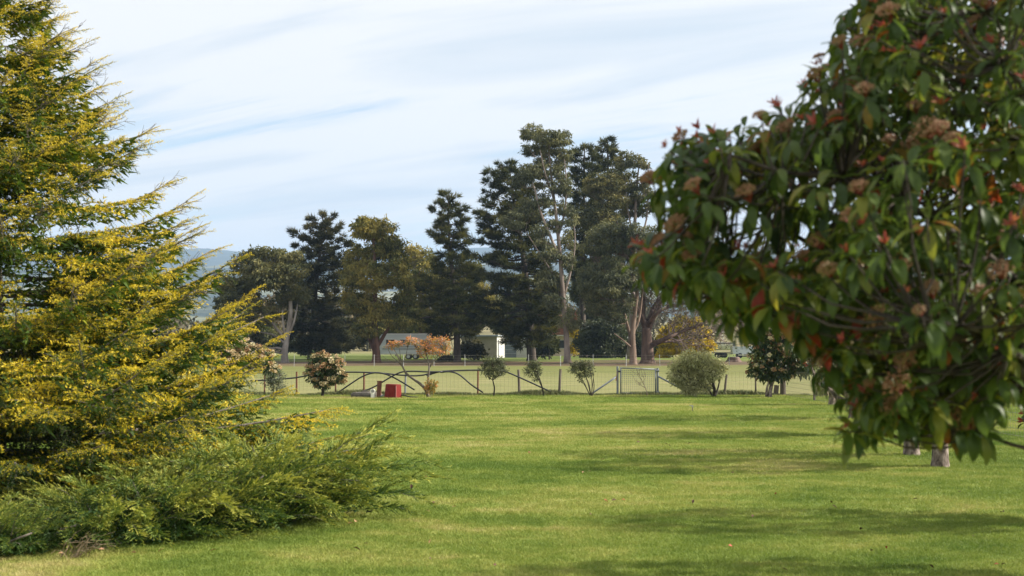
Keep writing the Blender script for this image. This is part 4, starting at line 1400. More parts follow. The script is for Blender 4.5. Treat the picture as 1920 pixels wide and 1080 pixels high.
# ------------------------------------------------------------------ things on the lawn by the fence
c = P(691, 744.5, 1)
yl = 53.4
lid0 = np.array([(688 - 960) / FPX * yl, yl, 0])
lid = thing('tank_lid', 'flat mossy concrete tank lid on the lawn, left of the rusty pipe', 'lid', lid0)
V, F = lathe([(0.60, -0.03), (0.60, 0.10), (0.52, 0.17), (0.30, 0.185)], 14)
part(lid, 'slab', [(V, F)], 'concrete')
V, F = lathe([(0.20, 0.18), (0.20, 0.215), (0.16, 0.225)], 12)
part(lid, 'hatch', [(V, F)], 'concrete')
vp = np.array([(699.5 - 960) / FPX * 52.2, 52.2, 0])
vv_ = thing('water_meter', 'small white standpipe with round grey dial, in front of the concrete lid', 'standpipe', vp)
V, F = lathe([(0.072, -0.02), (0.072, 0.16), (0.085, 0.17), (0.085, 0.19)], 14)
part(vv_, 'pipe', [(V, F)], 'white_pvc')
V, F = tubes(np.array([[0, -0.05, 0.25], [0, 0.05, 0.25]]), np.array([0.092, 0.092]), 16)
part(vv_, 'head', [(V, F)], 'white_pvc')
V, F = tubes(np.array([[0, -0.062, 0.25], [0, -0.045, 0.25]]), np.array([0.062, 0.062]), 16)
part(vv_, 'dial', [(V, F)], 'grey_dial')
part(vv_, 'cap', [box(0, 0, 0.352, 0.04, 0.05, 0.02)], 'rust')
pp_ = np.array([(711.5 - 960) / FPX * 52.8, 52.8, 0])
rp = thing('rusty_pipe', 'upright rust-brown pipe stump beside the concrete lid', 'pipe', pp_)
V, F = tubes(np.array([[-0.01, 0, -0.05], [0.0, 0, 0.3], [0.015, 0, 0.60]]), np.array([0.088, 0.086, 0.086]), 14)
Geo().add(V, F, smooth=False).obj('tube', 'rust', rp)
V, F = tubes(np.array([[0.015, 0, 0.58], [0.015, 0, 0.615]]), np.array([0.10, 0.10]), 14)
part(rp, 'rim', [(V, F)], 'rust')
bx0 = np.array([(736.5 - 960) / FPX * 52.3, 52.3, 0])
rb = thing('red_tub', 'upturned red plastic tub with a rounded front, right of the rusty pipe', 'tub', bx0)
rb.rotation_euler = (0, R(2), R(-26))
bot = [(-0.27, 0.2), (-0.28, -0.12), (-0.15, -0.21), (0.0, -0.235), (0.15, -0.22), (0.25, -0.18), (0.27, 0.2)]
Vb = np.array([(x, y, 0.0) for x, y in bot] + [(x * 0.9, y * 0.88, 0.47) for x, y in bot] + [(x * 0.84, y * 0.80, 0.505) for x, y in bot])
n_ = len(bot)
F = []
for lv in (0, 1):
    for i in range(n_):
        j = (i + 1) % n_
        F += [(lv * n_ + i, lv * n_ + j, (lv + 1) * n_ + j), (lv * n_ + i, (lv + 1) * n_ + j, (lv + 1) * n_ + i)]
F += [(2 * n_, 2 * n_ + k, 2 * n_ + k + 1) for k in range(1, n_ - 1)]
Geo().add(Vb, F).obj('shell', 'red_plastic', rb)
part(rb, 'worn_edge', [tubes(np.array([[0.255, -0.184, 0.01], [0.232, -0.166, 0.46]]), np.array([0.009, 0.009]), 6)], 'red_worn')
G_ = Geo()
G_.add(*tubes(spline(np.array([(bot[i][0] * 1.03, bot[i][1] * 1.03, 0.03) for i in range(n_)]), 24), np.full(24, 0.014), 6))
G_.obj('rim', 'red_plastic', rb)
hs = thing('hose', 'short black poly hose lying on the grass beside the red tub', 'hose', bx0)
G_ = Geo()
G_.add(*tubes(spline(np.array([(0.2, 0.1, 0.09), (0.42, 0.0, 0.10), (0.66, -0.1, 0.045), (0.95, -0.16, 0.03)]), 14), np.full(14, 0.022), 7), smooth=True)
G_.obj('pipe', 'poly', hs)
hs2 = thing('hose', 'bluish poly pipe end between the rusty pipe and the red tub', 'hose', bx0)
G_ = Geo()
G_.add(*tubes(spline(np.array([(-0.47, 0.25, 0.05), (-0.3, 0.28, 0.09), (-0.1, 0.3, 0.08)]), 10), np.full(10, 0.025), 7), smooth=True)
G_.obj('pipe', 'blue_grey', hs2)
sp = thing('sprinkler', 'small dark sprinkler on a short spike in the middle right of the lawn', 'sprinkler', ((1297 - 960) / FPX * 41.5, 41.5, 0))
part(sp, 'spike', [tubes(np.array([[0, 0, -0.05], [0.01, 0, 0.14]]), np.array([0.012, 0.012]), 6)], 'steel_dark')
part(sp, 'head', [box(0.01, 0, 0.15, 0.05, 0.04, 0.05), box(-0.03, 0, 0.175, 0.10, 0.02, 0.02)], 'picket')


# ------------------------------------------------------------------ shrubs along the fence
def shrub(name, label, base, Y, stems, blobs, leaf, bark, leafL, leafW, nper, cr=0.16, group=None, flowers=0, fr=0.03, cat='shrub', droop=0.2, tone0=0.45, rs=0.03, tsub=7, flat=0.75, tvar=0.14, rootbase=None):
    """stems: list of (px path, r0, r1); blobs (px,py,rx,ry,[n])"""
    reseed(label)
    b = foot(base, Y) if rootbase is None else np.array(rootbase, float)
    root = thing(name, label, cat, b, group)
    s = Y / FPX
    W, C, Fl = Geo(), Geo(), Geo()
    sp_ = []
    for pts, ra, rb_ in stems:
        q = np.array([P(px, py, Y) for px, py in pts])
        if abs(pts[0][0] - base) < 9 and q[0][2] < 0.25:
            q[0][2] = -0.05
        q[1:, 1] += np.cumsum(rng.normal(size=len(q) - 1)) * 0.06
        pp = spline(q, 12)
        W.add(*tubes(pp, np.linspace(ra, rb_, 12), 7), smooth=True)
        sp_.append(pp)
    allp = np.concatenate([p[3:] for p in sp_])
    for bl in blobs:
        px, py, rx, ry = bl[:4]
        n = bl[4] if len(bl) > 4 else 40
        c_ = P(px, py, Y + rng.normal() * rx * s * 0.35)
        rr = np.array([rx * s, 0.5 * (rx + ry) * s, ry * s])
        q = rdirs(n) * (rng.uniform(0.25, 1.0, n) ** 0.55)[:, None]
        cl = c_ + q * rr * 0.92
        j = np.array([np.argmin(np.linalg.norm(allp - x, axis=1) + np.where(allp[:, 2] > x[2], 0.35, 0)) for x in cl])
        W.add(*tubes(curve(allp[j], cl, 4, None, 0.07), np.linspace(0.008, 0.004, 4), 3, False))
        pos = np.repeat(cl, nper, 0)
        off = rdirs(len(pos))
        pos = pos + off * (rng.random((len(pos), 1)) ** 0.5) * cr * rng.uniform(0.6, 1.1, (len(pos), 1))
        d = off + np.repeat(q, nper, 0) * 0.7 + rdirs(len(pos)) * 0.4
        d[:, 2] -= droop
        tn = np.repeat(rng.normal(tone0, tvar, n) + q[:, 2] * 0.10, nper) + off[:, 2] * 0.10 + rng.normal(0, 0.09, len(pos))
        V, F = leafs(pos, d, np.array([0, 0, 1.0]) + rdirs(len(pos)) * 0.8, leafL * rng.uniform(0.6, 1.2, len(pos)), leafW * rng.uniform(0.7, 1.25, len(pos)), 0.2)
        C.add(V, F, np.repeat(tn, 4))
        if flowers:
            nf = max(1, int(flowers * n))
            ii = rng.permutation(n)[:nf]
            k_ = 26
            fp = np.repeat(cl[ii] + norm(q[ii] + np.array([0, -0.15, 0.5])) * cr * 1.05, k_, 0)
            o_ = rdirs(len(fp))
            V, F = leafs(fp + o_ * np.array([1, 1, 0.5]) * 0.055 * rng.random((len(fp), 1)) ** 0.4, o_, rdirs(len(fp)), fr, fr, 0.0)
            Fl.add(V, F, np.repeat(np.repeat(rng.uniform(0.45, 1.0, nf), k_) + rng.normal(0, 0.08, len(fp)), 4))
    for G2, nm, mt, kd in ((W, 'stem', bark, None), (C, 'foliage', leaf, 'stuff'), (Fl, 'flowers', 'bud', 'stuff')):
        if G2.V:
            G2.V = [v - b for v in G2.V]
            G2.obj(nm, mt, root, kind=kd)
    return root


shrub('photinia_shrub', 'round clipped photinia ball with cream flower heads, left of the concrete lid', 607, 53.6,
      [([(604, 743), (607, 725), (609, 700), (609, 680)], 0.07, 0.02), ([(606, 728), (595, 705), (590, 690)], 0.035, 0.012), ([(608, 722), (622, 705), (628, 690)], 0.035, 0.012)],
      [(609, 692, 31, 27, 120), (600, 676, 20, 14, 40), (622, 684, 20, 18, 50), (590, 700, 16, 16, 45), (628, 704, 18, 18, 50), (606, 716, 24, 10, 45)],
      'photinia_far', 'wood_dark', 0.14, 0.055, 11, 0.13, flowers=0.55, fr=0.065, tone0=0.36, droop=0.45)
shrub('red_photinia', 'sparse orange-red leaved shrub on two long bare leaning stems, right of the red tub', 804, 52.8,
      [([(804, 743), (797, 728), (780, 714), (764, 702), (757, 690), (752, 678), (744, 664)], 0.065, 0.018), ([(803, 732), (803, 710), (805, 690), (803, 676), (798, 660)], 0.05, 0.016),
       ([(756, 690), (748, 680), (735, 668), (728, 655)], 0.02, 0.008), ([(754, 684), (760, 668), (764, 652)], 0.018, 0.007), ([(805, 690), (815, 675), (826, 664), (836, 655)], 0.025, 0.009),
       ([(803, 680), (790, 665), (780, 652)], 0.02, 0.008), ([(753, 676), (742, 660), (736, 648)], 0.014, 0.006), ([(752, 678), (750, 660), (748, 646)], 0.014, 0.006), ([(752, 682), (730, 676), (718, 668)], 0.012, 0.005)],
      [(736, 647, 13, 5, 22), (752, 645, 8, 5, 10), (773, 640, 12, 6, 22), (790, 652, 14, 9, 26), (812, 640, 14, 9, 26), (832, 642, 14, 10, 24), (838, 658, 11, 8, 18), (818, 658, 16, 9, 26), (797, 663, 14, 6, 16), (806, 652, 14, 8, 20)],
      'red_foliage', 'wood_grey', 0.10, 0.042, 7, 0.11, tone0=0.62, droop=0.1, tvar=0.26)
shrub('basal_shoots', 'tuft of red and green shoots at the foot of the two-stemmed red shrub', 808, 52.5,
      [([(806, 744), (808, 730), (809, 716)], 0.012, 0.006), ([(808, 743), (814, 730), (818, 718)], 0.01, 0.005)],
      [(808, 722, 12, 11, 34), (806, 732, 8, 8, 16)], 'red_foliage', 'wood_grey', 0.10, 0.042, 9, 0.09, tone0=0.30, tvar=0.22)
shrub('olive_shrub', 'small standard shrub with grey-green rounded head on one thin stem', 925, 54.0,
      [([(925, 742), (927, 728), (924, 712), (925, 696)], 0.035, 0.014), ([(925, 714), (912, 702), (906, 692)], 0.015, 0.006), ([(925, 712), (938, 702), (944, 692)], 0.015, 0.006)],
      [(925, 684, 22, 10, 60), (911, 694, 13, 10, 26), (941, 692, 13, 10, 26), (926, 700, 16, 7, 24), (917, 676, 12, 6, 18), (932, 674, 10, 5, 14)],
      'olive_leaf', 'wood_dark', 0.10, 0.034, 11, 0.11, tone0=0.42)
shrub('olive_shrub', 'thin shrub leaning strongly left, between the two timber fence posts', 1020, 54.0,
      [([(1020, 743), (1016, 724), (1010, 706), (1004, 694)], 0.03, 0.012), ([(1017, 728), (1008, 708), (1000, 694), (994, 686)], 0.018, 0.007), ([(1012, 712), (998, 702), (988, 697)], 0.012, 0.005)],
      [(1000, 684, 14, 8, 40), (992, 696, 10, 8, 24), (1008, 694, 9, 10, 24), (1004, 708, 8, 7, 12)],
      'olive_leaf', 'wood_dark', 0.095, 0.032, 10, 0.10, tone0=0.45)
shrub('olive_shrub', 'fan-shaped shrub of many thin stems, left of the gate brace', 1108, 54.0,
      [([(1108, 743), (1100, 728), (1092, 712), (1080, 698), (1072, 688)], 0.022, 0.007), ([(1108, 743), (1104, 724), (1098, 704), (1094, 686)], 0.022, 0.007), ([(1109, 743), (1110, 722), (1108, 700), (1104, 680)], 0.022, 0.007),
       ([(1110, 743), (1114, 726), (1112, 704), (1108, 686)], 0.02, 0.006), ([(1108, 740), (1096, 722), (1084, 706)], 0.016, 0.006), ([(1109, 741), (1103, 716), (1088, 692)], 0.016, 0.006), ([(1108, 742), (1112, 716), (1112, 694)], 0.014, 0.005)],
      [(1084, 686, 16, 9, 46), (1100, 684, 14, 10, 40), (1074, 692, 9, 8, 20), (1094, 700, 14, 9, 28), (1108, 694, 8, 12, 22), (1088, 710, 8, 8, 10)],
      'olive_leaf', 'wood_dark', 0.095, 0.032, 9, 0.10, tone0=0.44)
shrub('pale_bush', 'large pale variegated bush leaning left over the fence, right of the gate', 1339, 53.6,
      [([(1339, 744), (1339, 730), (1334, 716), (1325, 702), (1312, 690)], 0.07, 0.02), ([(1340, 738), (1348, 722), (1350, 705), (1346, 688)], 0.04, 0.012), ([(1338, 732), (1322, 722), (1300, 712), (1280, 706)], 0.035, 0.01),
       ([(1337, 726), (1322, 706), (1300, 692), (1280, 684)], 0.03, 0.01), ([(1340, 735), (1338, 708), (1326, 682), (1315, 668)], 0.03, 0.01)],
      [(1305, 672, 32, 14, 90), (1280, 686, 26, 18, 90), (1325, 684, 30, 18, 100), (1268, 700, 18, 18, 60), (1300, 702, 32, 16, 90), (1338, 700, 18, 16, 50), (1290, 720, 28, 12, 70), (1315, 722, 18, 10, 40), (1296, 732, 16, 6, 24), (1352, 690, 14, 8, 20)],
      'pale_leaf', 'wood_dark', 0.13, 0.036, 14, 0.14, tone0=0.58, droop=0.55)
# bare sapling against the gate
bsap = thing('bare_sapling', 'leafless twiggy sapling leaning left in front of the wire gate', 'sapling', foot(1213, 54.2))
bb = foot(1213, 54.2)
G_ = Geo()
for pts, ra in [([(1214, 743), (1211, 730), (1205, 716), (1197, 700), (1192, 690)], 0.016), ([(1211, 729), (1200, 720), (1190, 712), (1187, 705)], 0.008), ([(1208, 722), (1207, 708), (1202, 694)], 0.008),
                ([(1210, 726), (1198, 722), (1190, 716)], 0.006), ([(1204, 714), (1196, 704), (1188, 698)], 0.006), ([(1206, 717), (1210, 706), (1208, 696)], 0.006), ([(1200, 706), (1199, 696), (1201, 690)], 0.005)]:
    q = np.array([P(a_, b_, 54.2) for a_, b_ in pts]) - bb
    q[:, 1] += np.linspace(0, rng.normal() * 0.15, len(q))
    G_.add(*tubes(spline(q, 10), np.linspace(ra, 0.004, 10), 5), smooth=True)
    for k in range(5):
        i_ = rng.integers(1, len(q))
        e_ = q[i_] + norm(np.array([rng.normal() * 0.6, rng.normal() * 0.3, 0.8])) * 0.16
        G_.add(*tubes(curve(q[i_], e_, 4, None, 0.1), np.linspace(0.005, 0.003, 4), 3), smooth=True)
G_.obj('stem', 'twig', bsap)
# standard photinia near the corner post
shrub('photinia_tree', 'photinia tree on twin twisted trunks beside the thick corner post', 1448, 53.0,
      [([(1443, 744), (1445, 730), (1449, 716), (1452, 700), (1450, 680)], 0.09, 0.04), ([(1437, 744), (1438, 728), (1442, 712), (1438, 695)], 0.055, 0.025), ([(1452, 705), (1470, 690), (1488, 670)], 0.05, 0.015), ([(1450, 690), (1440, 660), (1432, 620)], 0.05, 0.015),
       ([(1451, 690), (1466, 650), (1480, 600)], 0.05, 0.015), ([(1440, 700), (1424, 690), (1415, 680)], 0.03, 0.012)],
      [(1420, 690, 14, 14, 26), (1440, 700, 18, 12, 30), (1462, 700, 20, 12, 34), (1490, 692, 22, 12, 34), (1515, 690, 16, 10, 22), (1430, 670, 22, 20, 44), (1460, 672, 26, 22, 54), (1495, 672, 26, 18, 44),
       (1425, 640, 22, 22, 44), (1455, 640, 28, 26, 54), (1490, 645, 28, 24, 54), (1422, 608, 18, 22, 34), (1448, 600, 26, 28, 50), (1485, 605, 28, 28, 50), (1440, 570, 22, 20, 34), (1475, 568, 26, 22, 40), (1515, 650, 22, 24, 34)],
      'photinia_far', 'bark_pink', 0.20, 0.075, 9, 0.20, flowers=0.26, fr=0.075, tone0=0.42, droop=0.75, tvar=0.2, cat='tree')
shrub('flowering_bush', 'pinkish-white flowering bush on dark crooked stems, behind the cedar tips', 440, 47.5,
      [([(425, 752), (424, 730), (434, 705), (446, 688)], 0.05, 0.02), ([(424, 735), (412, 712), (408, 690)], 0.035, 0.015), ([(428, 728), (448, 712), (462, 692)], 0.035, 0.012), ([(420, 742), (436, 722), (438, 695), (430, 672)], 0.03, 0.012), ([(415, 750), (404, 728), (414, 700)], 0.03, 0.012)],
      [(440, 650, 26, 16, 70), (470, 662, 26, 16, 60), (420, 664, 24, 18, 60), (496, 674, 16, 14, 36), (452, 676, 24, 12, 44), (405, 676, 20, 16, 40), (505, 690, 14, 10, 22)],
      'photinia_far', 'wood_dark', 0.12, 0.05, 8, 0.14, flowers=0.7, fr=0.055, tone0=0.36)
shrub('grey_bush', 'small soft grey-green bush behind the cedar tips, beside the flowering bush', 512, 50.5,
      [([(512, 744), (512, 720), (510, 700)], 0.02, 0.008), ([(513, 744), (522, 720), (526, 704)], 0.018, 0.007)],
      [(508, 690, 14, 14, 40), (520, 704, 14, 14, 40), (504, 712, 14, 12, 34), (520, 724, 16, 12, 34)], 'grey_leaf', 'wood_dark', 0.10, 0.03, 11, 0.12, tone0=0.5)
# gnarled stump-like trunks near the right end of the fence
shrub('gnarled_tree', 'gnarled pale-barked trunk with hanging olive leaves, near the right fence corner', 1560, 46.0,
      [([(1560, 759), (1560, 745), (1556, 728), (1552, 705)], 0.14, 0.06), ([(1562, 750), (1572, 738), (1584, 726), (1600, 712)], 0.06, 0.03), ([(1575, 768), (1572, 752), (1566, 738)], 0.035, 0.02), ([(1556, 728), (1540, 710), (1532, 694)], 0.05, 0.02), ([(1552, 706), (1560, 670), (1556, 630)], 0.05, 0.02), ([(1553, 700), (1590, 670), (1610, 640)], 0.05, 0.02)],
      [(1548, 715, 12, 12, 26), (1540, 726, 8, 10, 14), (1565, 700, 20, 14, 34), (1545, 690, 16, 16, 30), (1600, 690, 24, 18, 40), (1560, 660, 26, 24, 50), (1600, 650, 28, 26, 50), (1570, 625, 26, 22, 40)],
      'pale_leaf', 'bark_pink', 0.16, 0.05, 11, 0.18, tone0=0.35, droop=0.6, cat='tree')
sk = foot(1540, 54.2)
s2 = thing('tree_stump', 'dark mossy stump leaning on the fence line, left of the gnarled trunk', 'stump', sk)
V, F = lathe([(0.30, -0.05), (0.24, 0.1), (0.20, 0.42), (0.17, 0.68), (0.10, 0.72)], 14)
V = V * (1 + 0.13 * np.sin(np.arctan2(V[:, 1], V[:, 0]) * 4)[:, None] * np.array([1, 1, 0]))
part(s2, 'wood', [(V, F)], 'bark_brown')


# ------------------------------------------------------------------ golden cedar
def cedar_lateral(seed):
    r = np.random.default_rng(seed)
    N, Wd = Geo(), Geo()
    t = np.linspace(0, 1, 7)
    ax = np.stack([t, 0.03 * np.sin(t * 5 + seed), -0.10 * t ** 2], -1)
    Wd.add(*tubes(ax, np.linspace(0.006, 0.0025, 7), 3, False))

    def clothe(path, s0, s1, dens, per, tone0):
        ln = np.linalg.norm(path[-1] - path[0])
        n = max(2, int(ln * dens * (s1 - s0)))
        s = np.repeat(np.linspace(s0, s1, n) + r.uniform(-0.5, 0.5, n) / max(n, 1) * (s1 - s0), per)
        s = np.clip(s, 0, 1)
        pos = np.stack([np.interp(s, np.linspace(0, 1, len(path)), path[:, a]) for a in range(3)], -1)
        tg = norm(path[-1] - path[0])
        rd = r.normal(size=(len(pos), 3))
        rd = norm(rd - (rd @ tg)[:, None] * tg)
        d = rd * 0.72 + tg * 0.75
        L = 0.072 * r.uniform(0.7, 1.2, len(pos)) * (1 - 0.25 * s)
        V, F = needles(pos, d, L, 0.0195)
        tn = tone0 - 0.05 + 0.42 * s ** 2 + 0.11 * rd[:, 2] + r.normal(0, 0.045, len(pos))
        N.add(V, F, np.repeat(tn, 3))

    clothe(ax, 0.12, 1.0, 28, 3, 0.28)
    nt_ = 15
    for k in range(nt_):
        tt = 0.08 + 0.90 * (k + r.uniform(0, 0.8)) / nt_
        p0 = np.array([np.interp(tt, t, ax[:, a]) for a in range(3)])
        sg = 1 if k % 2 else -1
        an = R(r.normal(50, 11))
        hang = r.random() < 0.30
        l = 0.30 * (1 - 0.55 * tt) * r.uniform(0.65, 1.25)
        d = norm(np.array([math.cos(an), sg * math.sin(an), r.uniform(-0.30, 0.22) - (0.8 if hang else 0)]))
        tw = curve(p0, p0 + d * l, 4, np.array([0, 0, 0.03 * l]))[0]
        tw[-1, 2] -= 0.05 * l
        V, F = needles(tw[:1], (tw[3] - tw[0])[None], l, 0.010)
        Wd.add(V, F)
        clothe(tw, 0.04, 1.02, 23, 3, 0.28 if not hang else 0.14)
    return (np.concatenate(N.V), np.concatenate(N.F), np.concatenate(N.T)), (np.concatenate(Wd.V), np.concatenate(Wd.F))


reseed('cedar')
LAT = [cedar_lateral(s) for s in range(9)]
cb = np.array([-6.35, 17.3, 0.0])
cedar = thing('cedar_tree', 'large golden cedar with yellow-tipped layered boughs filling the left of the view', 'tree', cb)
G_ = Geo()
tz_ = np.linspace(-0.1, 7.35, 14)
G_.add(*tubes(np.stack([0.03 * np.sin(tz_), 0.03 * np.cos(tz_ * 1.3), tz_], -1), np.linspace(0.21, 0.015, 14), 10), smooth=True)
G_.obj('trunk', 'wood_grey', cedar)
prof_z = [0.2, 0.7, 1.3, 2.0, 2.6, 3.2, 3.75, 4.5, 5.1, 5.7, 6.5, 7.3]
prof_r = [4.0, 4.4, 4.05, 3.35, 2.98, 2.65, 2.30, 1.72, 1.30, 0.90, 0.45, 0.12]
NB = 142
fz_ = (np.arange(NB) + 0.5) / NB
for i in range(NB):
    zt_ = 0.45 + 6.75 * (fz_[i] ** 1.10) + rng.normal() * 0.05
    away = i % 5 == 4
    gf_ = (i * 0.61803) % 1.0
    az = R(-118 + 160 * gf_) if not away else R(42 + 200 * gf_)
    Rr = np.interp(zt_, prof_z, prof_r) * rng.uniform(0.86, 1.05)
    front = max(0.0, -math.sin(az))
    if zt_ < 2.0:
        Rr *= 1 - 0.10 * front
    else:
        Rr *= 1 - 0.22 * front
    # a dark hollow at mid height on the camera side, where bare inner twigs show
    hollow = (1.75 < zt_ < 2.75) and (-1.9 < az < -0.65)
    if hollow and rng.random() < 0.2:
        continue
    slope = rng.normal(0.13, 0.07) if zt_ > 1.3 else rng.normal(0.06, 0.10)
    z0_ = max(0.25, zt_ - slope * Rr)
    dirh = np.array([math.cos(az), math.sin(az), 0])
    sid = np.array([-math.sin(az), math.cos(az), 0])
    st = np.array([0, 0, z0_])
    en = dirh * Rr + np.array([0, 0, zt_])
    bp = curve(st, en, 11, np.array([0, 0, -0.045 * Rr]) + sid * rng.normal() * 0.07 * Rr)[0]
    bp[-3:, 2] += np.array([0.01, 0.03, 0.06]) * Rr * (1 if zt_ > 1.4 else 0)
    W, C = Geo(), Geo()
    br = 0.008 + 0.007 * Rr
    W.add(*tubes(bp, np.linspace(br, 0.006, 11), 6), smooth=True)
    tb = np.linspace(0, 1, 11)
    dn_ = 0.24 if away else 1.0
    n_top, n_hang = int((5 + Rr * 6.3) * dn_), int((2 + Rr * 4.6) * dn_)
    nl = n_top + n_hang
    tl_s = np.concatenate([0.24 + 0.76 * (np.arange(n_top) + rng.random(n_top)) / n_top, 0.22 + 0.74 * (np.arange(n_hang) + rng.random(n_hang)) / n_hang])
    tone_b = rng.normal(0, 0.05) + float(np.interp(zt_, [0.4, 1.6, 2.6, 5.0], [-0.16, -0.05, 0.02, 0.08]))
    for k in range(nl):
        tt = tl_s[k]
        hangs = k >= n_top
        p0 = np.array([np.interp(tt, tb, bp[:, a]) for a in range(3)])
        tg = norm(bp[min(10, int(tt * 10) + 1)] - bp[max(0, int(tt * 10) - 1)])
        sg = 1 if k % 2 else -1
        an = R(rng.normal(44, 12)) * (1 if tt < 0.93 else 0.25)
        d = tg * math.cos(an) + sid * sg * math.sin(an) + np.array([0, 0, rng.normal(0.05, 0.09) - (0.14 if zt_ < 1.2 else 0.0)])
        upv = np.array([0, 0, 1.0]) + sid * rng.normal() * 0.2
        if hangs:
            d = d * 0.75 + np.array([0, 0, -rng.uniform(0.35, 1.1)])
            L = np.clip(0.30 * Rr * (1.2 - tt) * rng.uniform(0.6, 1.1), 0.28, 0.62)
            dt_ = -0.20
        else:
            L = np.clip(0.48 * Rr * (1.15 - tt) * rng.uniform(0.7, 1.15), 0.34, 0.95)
            dt_ = 0.03 + 0.34 * tt + 0.10 * math.cos(az)  # yellow pigment towards the tips; azimuth term paints in the sunlit right side
        fr_ = frame(d[None], upv[None]) * L
        (nv, nf, ntn), (wv, wf) = LAT[rng.integers(0, 9)]
        V, F = stamp(nv, nf, fr_, p0[None])
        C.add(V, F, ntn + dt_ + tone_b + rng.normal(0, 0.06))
        V, F = stamp(wv, wf, fr_, p0[None])
        W.add(V, F)
    # added dark filler blades under the plate, coloured to read as shaded needles
    nf_ = int((90 + 130 * Rr) * (0.6 if away else 1.0))
    tq = rng.uniform(0.18, 0.92, nf_)
    pc = np.stack([np.interp(tq, tb, bp[:, a]) for a in range(3)], -1)
    wd_ = 0.30 * Rr * (1.12 - tq)
    pc = pc + sid * (rng.uniform(-1, 1, nf_) * wd_)[:, None] + np.array([0, 0, 1.0]) * rng.uniform(-0.20, 0.01, nf_)[:, None]
    dv_ = dirh * 0.8 + rdirs(nf_) * 0.55 + np.array([0, 0, -0.12])
    V, F = needles(pc, dv_, rng.uniform(0.08, 0.14, nf_), rng.uniform(0.03, 0.05, nf_))
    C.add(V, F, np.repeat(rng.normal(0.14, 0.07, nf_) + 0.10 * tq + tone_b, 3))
    # bare dead twigs on the inner part of the bough
    nd = int(3 + 2 * Rr) if not away else 2
    ti = rng.uniform(0.1, 0.55, nd)
    s2_ = np.stack([np.interp(ti, tb, bp[:, a]) for a in range(3)], -1)
    e2_ = s2_ + norm(rdirs(nd) + np.array([0, 0, -0.45])) * rng.uniform(0.2, 0.6, (nd, 1))
    W.add(*tubes(curve(s2_, e2_, 5, None, 0.08), np.linspace(0.006, 0.002, 5), 3, False))
    # bare new shoots beyond the tip
    if zt_ > 2.4:
        nt2 = rng.integers(2, 6)
        ti = rng.uniform(0.82, 1.0, nt2)
        s2_ = np.stack([np.interp(ti, tb, bp[:, a]) for a in range(3)], -1)
        e2_ = s2_ + norm(dirh * 0.9 + rdirs(nt2) * 0.35 + np.array([0, 0, 0.42])) * rng.uniform(0.12, 0.36, (nt2, 1))
        sh = curve(s2_, e2_, 6, np.array([0, 0, -0.03]), 0.03)
        W.add(*tubes(sh, np.linspace(0.0052, 0.0022, 6), 3, False))
        ii = rng.integers(0, nt2, nt2 * 4)
        s3 = sh[ii, rng.integers(1, 5, nt2 * 4)]
        e3 = s3 + norm(dirh * 0.7 + rdirs(len(s3)) * 0.7 + np.array([0, 0, 0.3])) * rng.uniform(0.06, 0.16, (len(s3), 1))
        W.add(*tubes(curve(s3, e3, 3), np.linspace(0.003, 0.0018, 3), 3, False))
    o = W.obj('bough', 'wood_grey', cedar)
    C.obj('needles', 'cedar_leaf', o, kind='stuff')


# ------------------------------------------------------------------ junipers at its foot
def juniper_plume(seed):
    r = np.random.default_rng(100 + seed)
    N = Geo()
    t = np.linspace(0, 1, 8)
    ax = np.stack([t, 0.04 * np.sin(t * 4 + seed), 0.12 * np.sin(t * 2.4) - 0.16 * t ** 2], -1)
    nb = 30
    for k in range(nb):
        tt = 0.06 + 0.94 * (k + r.random()) / nb
        tt = min(tt, 1.0)
        p0 = np.array([np.interp(tt, t, ax[:, a]) for a in range(3)])
        tg = norm(np.array([1, 0, 0.25 - 0.6 * tt]))
        an = R(r.normal(34, 9))
        ph = r.choice([0.25, math.pi - 0.25]) + r.normal() * 0.35 if r.random() < 0.8 else r.uniform(0, 6.28)
        rad = np.array([0, math.cos(ph), math.sin(ph)])
        d = norm(tg * math.cos(an) + rad * math.sin(an))
        l = (0.21 * (1 - 0.70 * tt) + 0.05) * r.uniform(0.7, 1.2)
        n = int(l * 54) + 3
        s = np.linspace(0.05, 1, n)
        path = p0 + d * (s * l)[:, None]
        path[:, 2] -= 0.10 * l * s ** 2.5
        rd = r.normal(size=(n, 3))
        rd = norm(rd - (rd @ d)[:, None] * d)
        V, F = needles(path, d * 0.95 + rd * 0.30, 0.052 * r.uniform(0.75, 1.2, n), 0.0145)
        N.add(V, F, np.repeat(0.26 + 0.34 * s ** 2 + 0.16 * tt + 0.10 * rd[:, 2] + r.normal(0, 0.05, n) + (0.2 if r.random() < 0.06 else 0), 3))
    return np.concatenate(N.V), np.concatenate(N.F), np.concatenate(N.T), ax


PLU = [juniper_plume(s) for s in range(10)]


